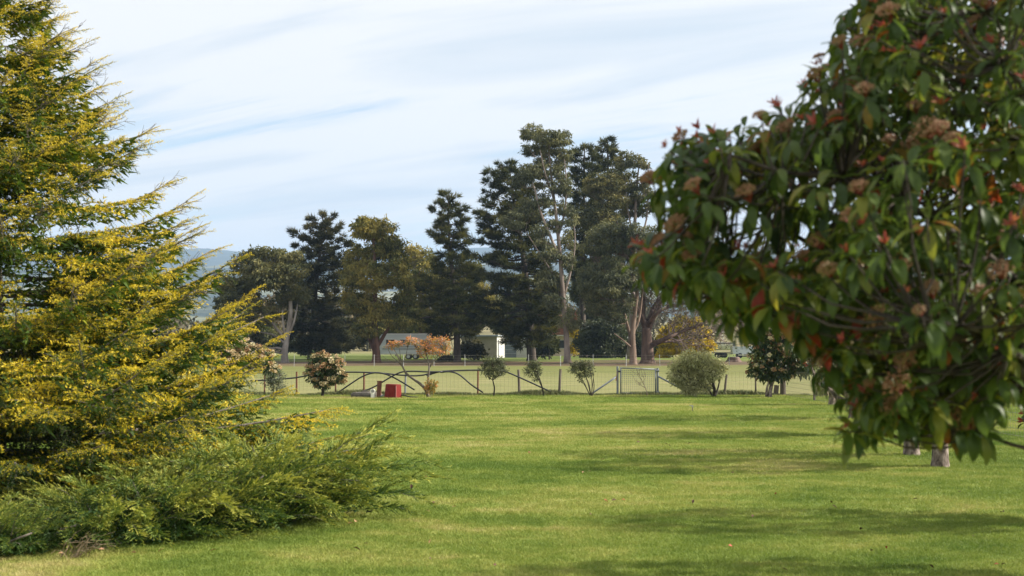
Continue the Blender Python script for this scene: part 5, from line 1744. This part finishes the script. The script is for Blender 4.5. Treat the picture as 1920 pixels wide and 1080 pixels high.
def juniper(label, spine, n, wid, Ls, el, bias, tone0):
    reseed(label)
    spine = np.array(spine, float)
    b = spine.mean(0) * np.array([1, 1, 0])
    root = thing('juniper_bush', label, 'bush', b, None)
    C, W = Geo(), Geo()
    q = spline(spine, 40)
    for i in range(n):
        f = rng.random()
        k = f * 39
        p = q[int(k)].copy()
        h = p[2]
        az = rng.uniform(-math.pi, math.pi)
        o_ = np.array([math.cos(az), math.sin(az), 0]) * wid * math.sqrt(rng.random())
        lev = rng.random()
        p = np.array([p[0], p[1], 0]) + o_ + np.array([0, 0, 0.04 + h * 0.62 * lev * (1 - 0.35 * np.linalg.norm(o_) / wid)])
        d = norm(norm(o_ + 1e-6) * 0.9 + np.array(bias) * (0.4 + 0.6 * f) + rdirs(1)[0] * 0.3)
        e = R(rng.uniform(*el) * (0.35 + 0.65 * lev))
        d = norm(np.array([d[0], d[1], 0])) * math.cos(e) + np.array([0, 0, math.sin(e)])
        L = np.interp(f, [0, 1], Ls) * rng.uniform(0.65, 1.15)
        nv, nf, ntn, ax = PLU[rng.integers(0, 10)]
        fr_ = frame(d[None], (np.array([0, 0, 1.0]) + rdirs(1)[0] * 0.2)[None]) * L
        V, F = stamp(nv, nf, fr_, p[None])
        V[:, 2] = np.maximum(V[:, 2], 0.015 + 0.02 * rng.random())
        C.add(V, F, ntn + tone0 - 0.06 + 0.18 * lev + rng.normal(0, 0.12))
        if rng.random() < 0.7:
            continue
        axw = np.einsum('ij,nj->ni', fr_[0], ax) + p
        axw[:, 2] = np.maximum(axw[:, 2], 0.02)
        W.add(*tubes(axw[::2], np.linspace(0.006, 0.002, 4), 3, False))
    nf_ = n * 22  # added filler blades, dark colour painting the shaded gaps between plumes
    ff_ = rng.integers(0, 40, nf_)
    az = rng.uniform(0, 6.28, nf_)
    rr_ = wid * 0.95 * np.sqrt(rng.random(nf_))
    hh = q[ff_, 2] * (0.62 - 0.45 * (rr_ / wid) ** 2) * rng.uniform(0.05, 1.0, nf_)
    pc = np.stack([q[ff_, 0] + rr_ * np.cos(az), q[ff_, 1] + rr_ * np.sin(az), hh + 0.02], -1)
    V, F = needles(pc, rdirs(nf_) * 0.7 + np.stack([np.cos(az), np.sin(az), 0.5 + 0 * az], -1) * 0.6, rng.uniform(0.05, 0.10, nf_), rng.uniform(0.02, 0.035, nf_))
    V[:, 2] = np.maximum(V[:, 2], 0.01)
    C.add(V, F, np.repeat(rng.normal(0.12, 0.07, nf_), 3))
    for k in range(16):
        f = rng.integers(0, 40)
        s_ = np.array([q[f, 0], q[f, 1], 0.0]) + rng.normal(size=3) * np.array([0.15, 0.15, 0])
        s_[2] = -0.02
        e_ = s_ + np.array([rng.normal() * 0.4, rng.normal() * 0.4, q[f, 2] * 0.6])
        W.add(*tubes(curve(s_, e_, 6, None, 0.06), np.linspace(0.022, 0.008, 6), 6), smooth=True)
    for G2 in (C, W):
        G2.V = [v - b for v in G2.V]
    W.obj('stems', 'wood_grey', root, kind='stuff')
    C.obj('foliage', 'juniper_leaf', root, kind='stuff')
    return root


juniper('wide green juniper with feathery yellow-tipped sprays, spreading onto the lawn below the cedar',
        [(-4.3, 14.1, 0.52), (-3.7, 14.5, 0.66), (-3.2, 15.2, 0.88), (-2.75, 15.9, 1.08), (-2.4, 16.5, 1.30)], 620, 0.90, (0.58, 0.88), (0, 50), (0.35, -0.35, 0), 0.09)
juniper('low dark green juniper clump at the bottom left corner, apart from the wide one',
        [(-5.3, 13.2, 0.45), (-4.7, 13.25, 0.42)], 230, 0.5, (0.4, 0.4), (0, 55), (0.2, -0.4, 0), -0.06)
# withered stalks between the two junipers
dg = thing('dry_grass_clump', 'withered tan grass clump between the two junipers at the lawn edge', 'grass clump', (-3.98, 12.95, 0))
G_ = Geo()
n = 30
p0 = np.stack([rng.normal(0, 0.06, n), rng.normal(0, 0.05, n), np.zeros(n)], -1)
p1 = p0 + np.stack([rng.normal(0.16, 0.16, n), rng.normal(-0.02, 0.08, n), rng.uniform(0.06, 0.26, n)], -1)
G_.add(*tubes(curve(p0, p1, 5, np.array([0, 0, 0.05]), 0.05), np.linspace(0.004, 0.0015, 5), 3, False))
G_.obj('stalks', 'dry_stalk', dg, kind='stuff')


# ------------------------------------------------------------------ photinias
def leaf_tmpl(L, W, droop, fold, nseg, seed=0):
    r = np.random.default_rng(seed)
    t = np.linspace(0, 1, nseg + 1)
    ang = droop * t ** 1.2
    seg = L / nseg
    x = np.concatenate([[0], np.cumsum(np.cos(ang[:-1]) * seg)])
    z = -np.concatenate([[0], np.cumsum(np.sin(ang[:-1]) * seg)])
    w = W * np.clip(np.sin(math.pi * np.clip((t - 0.07) / 0.93, 0, 1) ** 0.85), 0, 1) ** 0.8
    w[0] = W * 0.03
    if nseg > 3:
        w[1] = max(w[1], W * 0.10)
    w[-1] = W * 0.02
    wave = 0.02 * W * np.sin(t * 9 + r.uniform(0, 6))
    V = np.stack([np.stack([x - np.sin(ang) * 0, -w / 2, z + fold * w / 2 + wave], -1), np.stack([x, 0 * w, z], -1), np.stack([x, w / 2, z + fold * w / 2 - wave], -1)], 1).reshape(-1, 3)
    F = []
    for i in range(nseg):
        for j in range(2):
            a_ = i * 3 + j
            F += [(a_, a_ + 3, a_ + 4), (a_, a_ + 4, a_ + 1)]
    return V, np.array(F)


def flower_head(seed, cream, rad=0.05, n=120):
    r = np.random.default_rng(seed)
    G2 = Geo()
    q = norm(r.normal(size=(n, 3)))
    q[:, 2] = np.abs(q[:, 2]) * 0.8
    pos = q * (r.uniform(0.55, 1.0, (n, 1))) * rad * np.array([1.15, 1.15, 0.75]) + np.array([0, 0, 0.03])
    oc = np.array([[1, 0, 0], [-1, 0, 0], [0, 1, 0], [0, -1, 0], [0, 0, 1], [0, 0, -1]], float)
    of = np.array([[0, 2, 4], [2, 1, 4], [1, 3, 4], [3, 0, 4], [2, 0, 5], [1, 2, 5], [3, 1, 5], [0, 3, 5]])
    sz = r.uniform(0.0050, 0.0085, n) * (1.35 if cream else 1.0)
    V, F = stamp(oc, of, np.eye(3)[None] * sz[:, None, None], pos)
    base = 0.88 if cream else r.uniform(0.1, 0.5)
    G2.add(V, F, np.repeat(base + r.normal(0, 0.12, n), 6), 0)
    p0 = np.zeros((20, 3)) + np.array([0, 0, -0.04])
    G2.add(*tubes(np.stack([p0, pos[:20]], 1), np.array([0.002, 0.0012]), 3, False), tone=0.3, mat=1)
    return G2.mesh('flower_cluster', ['bud', 'photinia_red'])


def photinia_frames(cl, ax, rscale, nleaf=(9, 13), Lr=(0.075, 0.124)):
    """leaf frames for every whorl: positions, rotation, length, cluster index"""
    Ps, Rs, Ls, Ds, Ix = [], [], [], [], []
    for i in range(len(cl)):
        a = ax[i]
        h = norm(np.cross(a, [0.3, 0.1, 1.0]))
        g2 = np.cross(a, h)
        n = rng.integers(*nleaf)
        for k in range(n):
            ph = k * 2.4 + rng.normal() * 0.25
            th = R(rng.uniform(45, 108))
            d = a * math.cos(th) + (h * math.cos(ph) + g2 * math.sin(ph)) * math.sin(th)
            d[2] -= 0.18 + 0.25 * rng.random()
            d = norm(d)
            up = np.array([0, 0, 1.0]) + a * 0.35 + rdirs(1)[0] * 0.25
            Ps.append(cl[i] - a * rng.uniform(0, 0.07) * rscale + d * 0.012)
            Rs.append(frame(d[None], up[None])[0])
            Ls.append(rng.uniform(*Lr) * rscale)
            Ix.append(i)
    return np.array(Ps), np.array(Rs), np.array(Ls), np.array(Ix)


reseed('near photinia')
outline = [(1640, -160), (1575, -10), (1538, 80), (1490, 165), (1405, 205), (1330, 222), (1235, 255), (1188, 335), (1225, 398), (1172, 460), (1186, 530), (1258, 540), (1300, 585),
           (1385, 622), (1440, 618), (1515, 650), (1530, 705), (1578, 730), (1562, 835), (1600, 860), (1650, 815), (1720, 806), (1775, 838), (1845, 850), (1862, 760), (1905, 730), (1990, 760),
           (2150, 900), (2520, 820), (2700, 300), (2500, -420), (2050, -620), (1760, -460)]
ctr = np.array([2.55, 5.7, 2.45])
cl, dens_in = [], 0
tries = 0
while len(cl) < 760 and tries < 200000:
    tries += 1
    inside_frame = rng.random() < 0.68
    if inside_frame:
        px, py = rng.uniform(1190, 1960), rng.uniform(-60, 880)
    else:
        px, py = rng.uniform(1500, 2700), rng.uniform(-600, 880)
    if not in_poly(np.array(px), np.array(py), outline):
        continue
    dd_ = float(poly_dist(np.array(px), np.array(py), outline))
    if dd_ < 20:
        continue
    if math.hypot(px - 1378, py - 418) < 36:
        continue
    t_ = np.clip((dd_ + 20) / 230, 0.2, 1.0) * 1.05
    yd = 5.15 + rng.uniform(-0.85, 1.3) * t_
    c_ = P(px, py, yd)
    if cl:
        dd2 = np.linalg.norm(np.array(cl) - c_, axis=1).min()
        if dd2 < 0.068:
            continue
    cl.append(c_)
for k in range(20000):                                 # close-set whorls along the rim of the crown
    if len(cl) >= 890:
        break
    px, py = rng.uniform(1180, 1940), rng.uniform(-40, 860)
    if not in_poly(np.array(px), np.array(py), outline) or not 18 < float(poly_dist(np.array(px), np.array(py), outline)) < 120 or math.hypot(px - 1378, py - 418) < 36:
        continue
    c_ = P(px, py, rng.uniform(4.7, 5.7))
    if np.linalg.norm(np.array(cl) - c_, axis=1).min() < 0.06:
        continue
    cl.append(c_)
n_front = len(cl)
for k in range(6000):                                  # deeper whorls that close the crown from behind
    if len(cl) >= 1190:
        break
    px, py = rng.uniform(1260, 2050), rng.uniform(-40, 830)
    if not in_poly(np.array(px), np.array(py), outline) or float(poly_dist(np.array(px), np.array(py), outline)) < 75 or math.hypot(px - 1378, py - 418) < 60:
        continue
    c_ = P(px, py, rng.uniform(5.6, 6.6))
    if np.linalg.norm(np.array(cl) - c_, axis=1).min() < 0.10:
        continue
    cl.append(c_)
cl = np.array(cl)
ax = norm((cl - ctr) * np.array([1.0, 0.9, 0.9]) * 0.55 + np.array([-0.05, -0.25, 0.75]) + rdirs(len(cl)) * 0.25)
pb = np.array([2.95, 5.9, 0.0])
ph_tree = thing('photinia_tree', 'near out-of-focus photinia with drooping glossy leaves, red shoots and buff flower heads, filling the right', 'tree', pb)
W = Geo()
trk = spline(np.array([pb + [0, 0, -0.1], pb + [0.02, 0, 0.5], pb + [-0.05, -0.05, 1.1]]), 8)
W.add(*tubes(trk, np.linspace(0.17, 0.12, 8), 10), smooth=True)
W.V = [v - pb for v in W.V]
W.obj('trunk', 'bark_pink', ph_tree)
fork = trk[-1]
sel = [int(rng.integers(0, len(cl)))]
while len(sel) < 26:                                   # well spread limb targets
    dmin = np.min(np.linalg.norm(cl[:, None] - cl[sel][None], axis=2), axis=1)
    sel.append(int(np.argmax(dmin)))
limbs = []
for k in sel:
    e = cl[k] - ax[k] * 0.05
    q = curve(fork, e, 12, np.array([0, 0, 0.10 * np.linalg.norm(e - fork)]) + rdirs(1)[0] * 0.1, 0.012)[0]
    limbs.append(q)
    V, F = tubes(q, np.linspace(0.028, 0.006, 12), 6)
    o = Geo().add(V - pb, F, smooth=True).obj('limb', 'wood_dark', ph_tree)
LP = np.concatenate([q[3:] for q in limbs])
tw = Geo()
for i in range(len(cl)):
    d_ = np.linalg.norm(LP - cl[i], axis=1) + np.where(LP[:, 2] > cl[i][2] + 0.1, 0.3, 0)
    p0 = LP[int(np.argmin(d_))]
    V, F = tubes(curve(p0, cl[i], 6, np.array([0, 0, -0.05]), 0.02)[0], np.linspace(0.0055, 0.003, 6), 5)
    tw.add(V - pb, F, smooth=True)
tw.obj('twigs', 'wood_dark', ph_tree, kind='stuff')

Ps, Rs, Ls, Ix = photinia_frames(cl, ax, 1.0)
NT = 7
tmpl = [leaf_tmpl(1.0, 0.33 + 0.02 * (k % 3), R([55, 75, 95, 40, 110, 65, 85][k]), [0.35, 0.25, 0.45, 0.3, 0.4, 0.2, 0.5][k], 6, k) for k in range(NT)]
nl = len(Ps)
ti = rng.integers(0, NT, nl)
deep = Ix >= n_front
cb_tone = rng.normal(0.38, 0.14, len(cl))
tones = np.clip(cb_tone[Ix] + rng.normal(0, 0.14, nl), 0.02, 0.86)
tones[rng.random(nl) < 0.022] = 0.93
tones[rng.random(nl) < 0.012] = 1.0
# which leaves show largest: coarse depth buffer over the photo frame
cell = 7
gw, gh = 1920 // cell + 1, 1080 // cell + 1
zb_ = np.full((gh, gw), 1e9)
samp = []
for k in range(NT):
    tv = tmpl[k][0]
    samp.append(np.vstack([tv, (tv[:-3:3] + tv[4::3]) / 2, (tv[2:-3:3] + tv[4::3]) / 2]))
allpts, own = [], []
for i in range(nl):
    q = (samp[ti[i]] * Ls[i]) @ Rs[i].T + Ps[i]
    allpts.append(q)
    own.append(np.full(len(q), i))
allpts, own = np.concatenate(allpts), np.concatenate(own)
ax_, ay_, ad_ = proj(allpts)
okp = (ax_ >= 0) & (ax_ < 1920) & (ay_ >= 0) & (ay_ < 1080)
ci, cj = (ay_[okp] // cell).astype(int), (ax_[okp] // cell).astype(int)
np.minimum.at(zb_, (ci, cj), ad_[okp])
vis = ad_[okp] < zb_[ci, cj] + 0.03
score = np.zeros(nl)
uniq = np.unique(np.stack([own[okp][vis], ci[vis], cj[vis]], -1), axis=0)
np.add.at(score, uniq[:, 0], 1)
top = np.argsort(-score)[:288]
top = top[(score[top] > 0) & ~deep[top]]
istop = np.zeros(nl, bool)
istop[top] = True
TL = 6
leaf_me = {}
for k in range(NT):
    for b_ in range(TL):
        tn = [0.15, 0.30, 0.45, 0.62, 0.80, 0.95][b_]
        G2 = Geo()
        G2.add(tmpl[k][0], tmpl[k][1], tn, smooth=True)
        leaf_me[(k, b_)] = G2.mesh('leaf', ['photinia_leaf'])
binc = np.array([0.15, 0.30, 0.45, 0.62, 0.80, 0.95])
for i in top:
    b_ = int(np.argmin(np.abs(binc - tones[i])))
    o = bpy.data.objects.new('leaf', leaf_me[(int(ti[i]), b_)])
    COL.objects.link(o)
    o.parent = ph_tree
    mt = Matrix([list(Rs[i][r_] * Ls[i]) + [Ps[i][r_] - pb[r_]] for r_ in range(3)] + [[0, 0, 0, 1]])
    o.matrix_local = mt
rest = Geo()
for k in range(NT):
    for dp in (False, True):
        s_ = (~istop) & (ti == k) & (deep == dp)
        if not s_.any():
            continue
        tv, tf = tmpl[k] if not dp else leaf_tmpl(1.0, 0.36, R(60 + 5 * k), 0.35, 3, k)
        V, F = stamp(tv, tf, Rs[s_] * Ls[s_][:, None, None] * (1.15 if dp else 1.0), Ps[s_] - pb)
        rest.add(V, F, np.repeat(tones[s_], len(tv)), smooth=True)
rest.obj('foliage', 'photinia_leaf', ph_tree, kind='stuff')
# flower heads and young red shoots at the whorl centres
heads = [flower_head(s, s in (3, 7), 0.05 + 0.012 * (s % 3)) for s in range(8)]
shoots = []
for s in range(5):
    G2 = Geo()
    r_ = np.random.default_rng(50 + s)
    for k in range(r_.integers(4, 8)):
        tv, tf = leaf_tmpl(1.0, 0.26, R(r_.uniform(-15, 30)), 0.6, 4, k)
        dv = norm(np.array([math.cos(k * 2.4), math.sin(k * 2.4), r_.uniform(0.7, 2.2)]))
        fr_ = frame(dv[None], np.array([[-dv[0], -dv[1], 0.6]])) * r_.uniform(0.04, 0.08)
        V, F = stamp(tv, tf, fr_, np.zeros((1, 3)))
        G2.add(V, F, r_.uniform(0.1, 0.9), smooth=True)
    shoots.append(G2.mesh('young_shoot', ['photinia_red']))
fx_, fy_, fd_ = proj(cl)
nfl = nsh = 0
order = rng.permutation(len(cl))
for i in order:
    u = rng.random()
    infr = -40 < fx_[i] < 1960 and -40 < fy_[i] < 1000
    if u < 0.28 and (infr or u < 0.06):
        me, nm = heads[int(rng.choice(8, p=[.16, .16, .16, .02, .17, .16, .155, .015]))], 'flower_cluster'
    elif u < 0.70 and (infr or u > 0.67):
        me, nm = shoots[rng.integers(0, 5)], 'young_shoot'
    else:
        continue
    o = bpy.data.objects.new(nm, me)
    COL.objects.link(o)
    o.parent = ph_tree
    a_ = norm(ax[i] + np.array([0, -0.15, 0.45]))
    o.location = cl[i] + a_ * 0.02 - pb
    o.rotation_mode = 'QUATERNION'
    o.rotation_quaternion = Vector(a_).to_track_quat('Z', 'Y') @ Quaternion((0, 0, 1), rng.uniform(0, 6.28))
    sc1 = rng.uniform(0.38, 0.68)
    o.scale = (sc1, sc1, sc1)


# row of photinias down the right side of the lawn: one built, the others turned copies
def row_photinia():
    root = thing('photinia_tree', '', 'tree', (0, 0, 0), 'photinia row along the right side of the lawn')
    W, C, S = Geo(), Geo(), Geo()
    W.add(*tubes(spline(np.array([(0, 0, -0.1), (0.01, 0, 0.30), (-0.02, 0.02, 0.75)]), 8), np.array([0.19, 0.155, 0.135, 0.13, 0.128, 0.125, 0.13, 0.14]), 12), smooth=True)
    ends = []
    for k in range(9):
        a_ = k * 0.7 + rng.normal() * 0.2
        e = np.array([math.cos(a_) * rng.uniform(0.7, 1.3), math.sin(a_) * rng.uniform(0.7, 1.3), rng.uniform(1.1, 3.2)])
        st = np.array([0, 0, rng.uniform(0.5, 0.75)])
        q = curve(st, e, 8, np.array([math.cos(a_) * 0.25, math.sin(a_) * 0.25, -0.1]), 0.03)[0]
        W.add(*tubes(q, np.linspace(0.075, 0.018, 8), 7), smooth=True)
        ends.append(q[3:])
    E = np.concatenate(ends)
    n = 250
    q = rdirs(n)
    cl_ = q * (rng.uniform(0.45, 1.0, (n, 1)) ** 0.5) * np.array([1.55, 1.55, 1.35]) + np.array([0, 0, 2.25])
    cl_[:, 2] = np.maximum(cl_[:, 2], 0.85 + 0.3 * rng.random(n))
    j = np.argmin(np.linalg.norm(E[:, None] - cl_[None], axis=2), axis=0)
    W.add(*tubes(curve(E[j], cl_, 4, None, 0.05), np.linspace(0.012, 0.005, 4), 3, False))
    a2 = norm(q * 0.6 + np.array([0, 0, 0.7]))
    P2, R2, L2, I2 = photinia_frames(cl_, a2, 1.0, (7, 10), (0.12, 0.17))
    tv, tf = leaf_tmpl(1.0, 0.38, R(70), 0.35, 3)
    V, F = stamp(tv, tf, R2 * L2[:, None, None], P2)
    tn = np.clip(rng.normal(0.4, 0.16, len(P2)), 0, 0.9)
    tn[rng.random(len(P2)) < 0.05] = 1.0
    C.add(V, F, np.repeat(tn, len(tv)), smooth=True)
    sel_ = rng.permutation(n)[:100]
    k_ = 6
    pos = np.repeat(cl_[sel_] + a2[sel_] * 0.03, k_, 0)
    V, F = leafs(pos, np.repeat(a2[sel_], k_, 0) + rdirs(len(pos)) * 0.7, rdirs(len(pos)), 0.09, 0.03)
    S.add(V, F, np.repeat(rng.random(len(pos)), 4))
    W.obj('trunk', 'bark_pink', root)
    C.obj('foliage', 'photinia_far', root, kind='stuff')
    S.obj('young_shoots', 'photinia_red', root, kind='stuff')
    return root


reseed('row photinia')
rowp = row_photinia()
row = [((6.77, 22.6), 0.4, 1.0, 'row photinia with the thickest pale trunk showing under the near leaves'),
       ((7.0, 25.0), 2.2, 1.0, 'row photinia just behind the thick pale trunk, its trunk half hidden'),
       ((6.5, 15.6), 4.1, 0.92, 'row photinia at the right edge with low dark branches and red shoots'),
       ((7.5, 30.5), 1.3, 1.0, 'row photinia in the middle of the row, hidden behind the near leaves'),
       ((9.0, 37.5), 5.0, 1.05, 'row photinia furthest down the side fence, towards the corner post'),
       ((5.4, 11.6), 3.0, 0.95, 'row photinia nearest the camera, outside the right of the view')]
kids = list(rowp.children)
for k, ((x, y), rz, s_, lab) in enumerate(row):
    if k == 0:
        o = rowp
    else:
        o = rowp.copy()
        COL.objects.link(o)
        for ch in kids:
            c2 = ch.copy()
            COL.objects.link(c2)
            c2.parent = o
    o.location = (x, y, 0)
    o.rotation_euler = (0, 0, rz)
    o.scale = (s_, s_, s_)
    o['label'] = lab

# ------------------------------------------------------------------ lawn grass, rough grass under the fence, fallen leaves
reseed('lawn')
src = bpy.data.collections.new('grass_tufts')
src2 = bpy.data.collections.new('rough_tufts')


def tuft(name, n, rad, h, w, mat, coll, seed, lean=0.5, tall=0.0):
    r = np.random.default_rng(seed)
    a_ = r.uniform(0, 6.28, n)
    rr = rad * np.sqrt(r.random(n))
    pos = np.stack([rr * np.cos(a_), rr * np.sin(a_), np.full(n, -0.005)], -1)
    d = r.normal(size=(n, 3)) * lean + np.array([0, 0, 1.0])
    L = h * r.uniform(0.5, 1.25, n)
    d = norm(d)
    s = norm(np.cross(d, norm(r.normal(size=(n, 3)))))
    mid = pos + d * (L * 0.55)[:, None]
    tip = pos + d * L[:, None] + np.stack([d[:, 0], d[:, 1], -0.25 * np.ones(n)], -1) * (L * 0.35)[:, None]
    wv = (w * r.uniform(0.7, 1.3, n))[:, None]
    V = np.stack([pos + s * wv / 2, pos - s * wv / 2, mid + s * wv * 0.4, mid - s * wv * 0.4, tip], 1).reshape(-1, 3)
    k = np.arange(n)[:, None] * 5
    F = np.concatenate([k + np.array([[0, 1, 3]]), k + np.array([[0, 3, 2]]), k + np.array([[2, 3, 4]])])
    G2 = Geo()
    tn = np.clip(r.normal(0.45, 0.2, n), 0, 1)
    G2.add(V, F, np.repeat(tn, 5))
    o = bpy.data.objects.new(name, G2.mesh(name, [mat]))
    coll.objects.link(o)


for s in range(6):
    tuft('grass_tuft', 24, 0.10, 0.038, 0.0050, 'lawn_blade', src, s, 0.55)
for s in range(4):
    tuft('rough_tuft', 22, 0.10, 0.15, 0.010, 'rough_blade', src2, 30 + s, 0.45)


def scatter(name, pts, scl, coll, label, cat):
    me = bpy.data.meshes.new(name)
    me.vertices.add(len(pts))
    me.vertices.foreach_set('co', np.asarray(pts, np.float32).ravel())
    a_ = me.attributes.new('scl', 'FLOAT', 'POINT')
    a_.data.foreach_set('value', np.asarray(scl, np.float32))
    a_ = me.attributes.new('rot', 'FLOAT_VECTOR', 'POINT')
    rv = np.zeros((len(pts), 3), np.float32)
    rv[:, 2] = rng.uniform(0, 6.28, len(pts))
    a_.data.foreach_set('vector', rv.ravel())
    o = bpy.data.objects.new(name, me)
    COL.objects.link(o)
    ng = bpy.data.node_groups.new(name + '_scatter', 'GeometryNodeTree')
    ng.interface.new_socket('Geometry', in_out='INPUT', socket_type='NodeSocketGeometry')
    ng.interface.new_socket('Geometry', in_out='OUTPUT', socket_type='NodeSocketGeometry')
    gi, go = ng.nodes.new('NodeGroupInput'), ng.nodes.new('NodeGroupOutput')
    ip = ng.nodes.new('GeometryNodeInstanceOnPoints')
    ci_ = ng.nodes.new('GeometryNodeCollectionInfo')
    ci_.inputs['Collection'].default_value = coll
    ci_.inputs['Separate Children'].default_value = True
    ci_.inputs['Reset Children'].default_value = True
    na = ng.nodes.new('GeometryNodeInputNamedAttribute')
    na.data_type = 'FLOAT'
    na.inputs['Name'].default_value = 'scl'
    nr = ng.nodes.new('GeometryNodeInputNamedAttribute')
    nr.data_type = 'FLOAT_VECTOR'
    nr.inputs['Name'].default_value = 'rot'
    er = ng.nodes.new('FunctionNodeEulerToRotation')
    ng.links.new(gi.outputs[0], ip.inputs['Points'])
    ng.links.new(ci_.outputs[0], ip.inputs['Instance'])
    ip.inputs['Pick Instance'].default_value = True
    ng.links.new(nr.outputs['Attribute'], er.inputs[0])
    ng.links.new(er.outputs[0], ip.inputs['Rotation'])
    ng.links.new(na.outputs['Attribute'], ip.inputs['Scale'])
    ng.links.new(ip.outputs[0], go.inputs[0])
    md = o.modifiers.new('scatter', 'NODES')
    md.node_group = ng
    tag(o, label, cat, None, 'stuff')
    return o


pts, scl = [], []
for y0, y1, dn, s0 in [(10.5, 16, 300, 1.0), (16, 24, 170, 1.15), (24, 36, 80, 1.4), (36, 55.0, 38, 1.8)]:
    hw_ = 0.40 * y1 + 0.8
    n = int((y1 - y0) * 2 * hw_ * dn)
    yy = rng.uniform(y0, y1, n)
    xx = rng.uniform(-hw_, hw_, n)
    kp = np.abs(xx) < 0.39 * yy + 0.8
    xx, yy = xx[kp], yy[kp]
    kp = ~((xx < -2.2) & (yy < 17.5) & (yy > 13.3) & (xx < -2.2 - (16.5 - yy) * 0.75))
    xx, yy = xx[kp], yy[kp]
    pts.append(np.stack([xx, yy, 0 * xx], -1))
    scl.append(s0 * rng.uniform(0.7, 1.3, len(xx)))
pts, scl = np.concatenate(pts), np.concatenate(scl)
scatter('lawn_grass', pts, scl, src, 'short mown green lawn grass', 'grass')
n = 7000
xx = rng.uniform(-20, 11.5, n)
yy = 55.2 + rng.normal(0, 0.16, n)
scatter('fence_grass', np.stack([xx, yy, 0 * xx], -1), rng.uniform(0.5, 1.6, n) * (0.75 + 0.45 * np.sin(xx * 1.3) * np.sin(xx * 0.37 + 1)), src2, 'rough unmown grass along the foot of the garden fence', 'grass')

fl_src = {}
for nm, mt, lab, grp in [('brown', 'brown_leaf', 'dark brown fallen leaf lying on the open lawn', 'brown fallen leaves on the lawn'),
                         ('tan', 'tan_leaf', 'pale tan fallen leaf at the lawn edge by the juniper', 'tan fallen leaves by the juniper'),
                         ('red', 'red_fallen', 'small red fallen leaf lying on the open lawn', 'red fallen leaves on the lawn')]:
    tv, tf = leaf_tmpl(0.11, 0.05, R(40), 0.5, 4, 3)
    me = Geo().add(tv - np.array([0.05, 0, -0.03]), tf, smooth=True).mesh('fallen_leaf', [mt])
    fl_src[nm] = (me, lab, grp)
spots = [('brown', x, y) for x, y in [(1298, 947), (1555, 948), (1150, 945), (1712, 943), (1795, 928), (1285, 836), (1292, 836), (1372, 891), (1505, 963), (1408, 975), (1875, 968), (1820, 1013), (1630, 1040), (1740, 1071), (805, 1053), (670, 1038),
                                              (687, 1027), (773, 919), (894, 918), (1195, 833), (1253, 840), (1248, 838), (813, 949), (927, 1066), (1467, 1077), (1560, 957), (1876, 1066), (1653, 811), (1106, 972), (1420, 893), (1610, 1000)]] + \
    [('tan', x, y) for x, y in [(255, 1043), (405, 1040), (195, 1037), (655, 988), (666, 985), (120, 1046), (660, 990), (308, 1040), (803, 965), (853, 957), (808, 1022), (1093, 891), (1105, 889), (1130, 867), (992, 853)]] + \
    [('red', x, y) for x, y in [(1168, 944), (1366, 1033), (1658, 1034), (1452, 932), (798, 899), (1134, 946), (1862, 1066), (992, 853)]]
for nm, px, py in spots:
    me, lab, grp = fl_src[nm]
    d_ = EYE * FPX / (py - 648)
    o = bpy.data.objects.new('fallen_leaf', me)
    COL.objects.link(o)
    o.location = ((px - 960) / FPX * d_, d_, 0.045)
    o.rotation_euler = (rng.normal() * 0.4, rng.normal() * 0.4, rng.uniform(0, 6.28))
    s_ = rng.uniform(0.4, 0.8)
    o.scale = (s_, s_, s_)
    if nm == 'tan' and px > 700:
        lab, grp = 'pale tan fallen leaf lying on the open lawn', 'tan fallen leaves on the open lawn'
    tag(o, lab, 'leaf', grp)
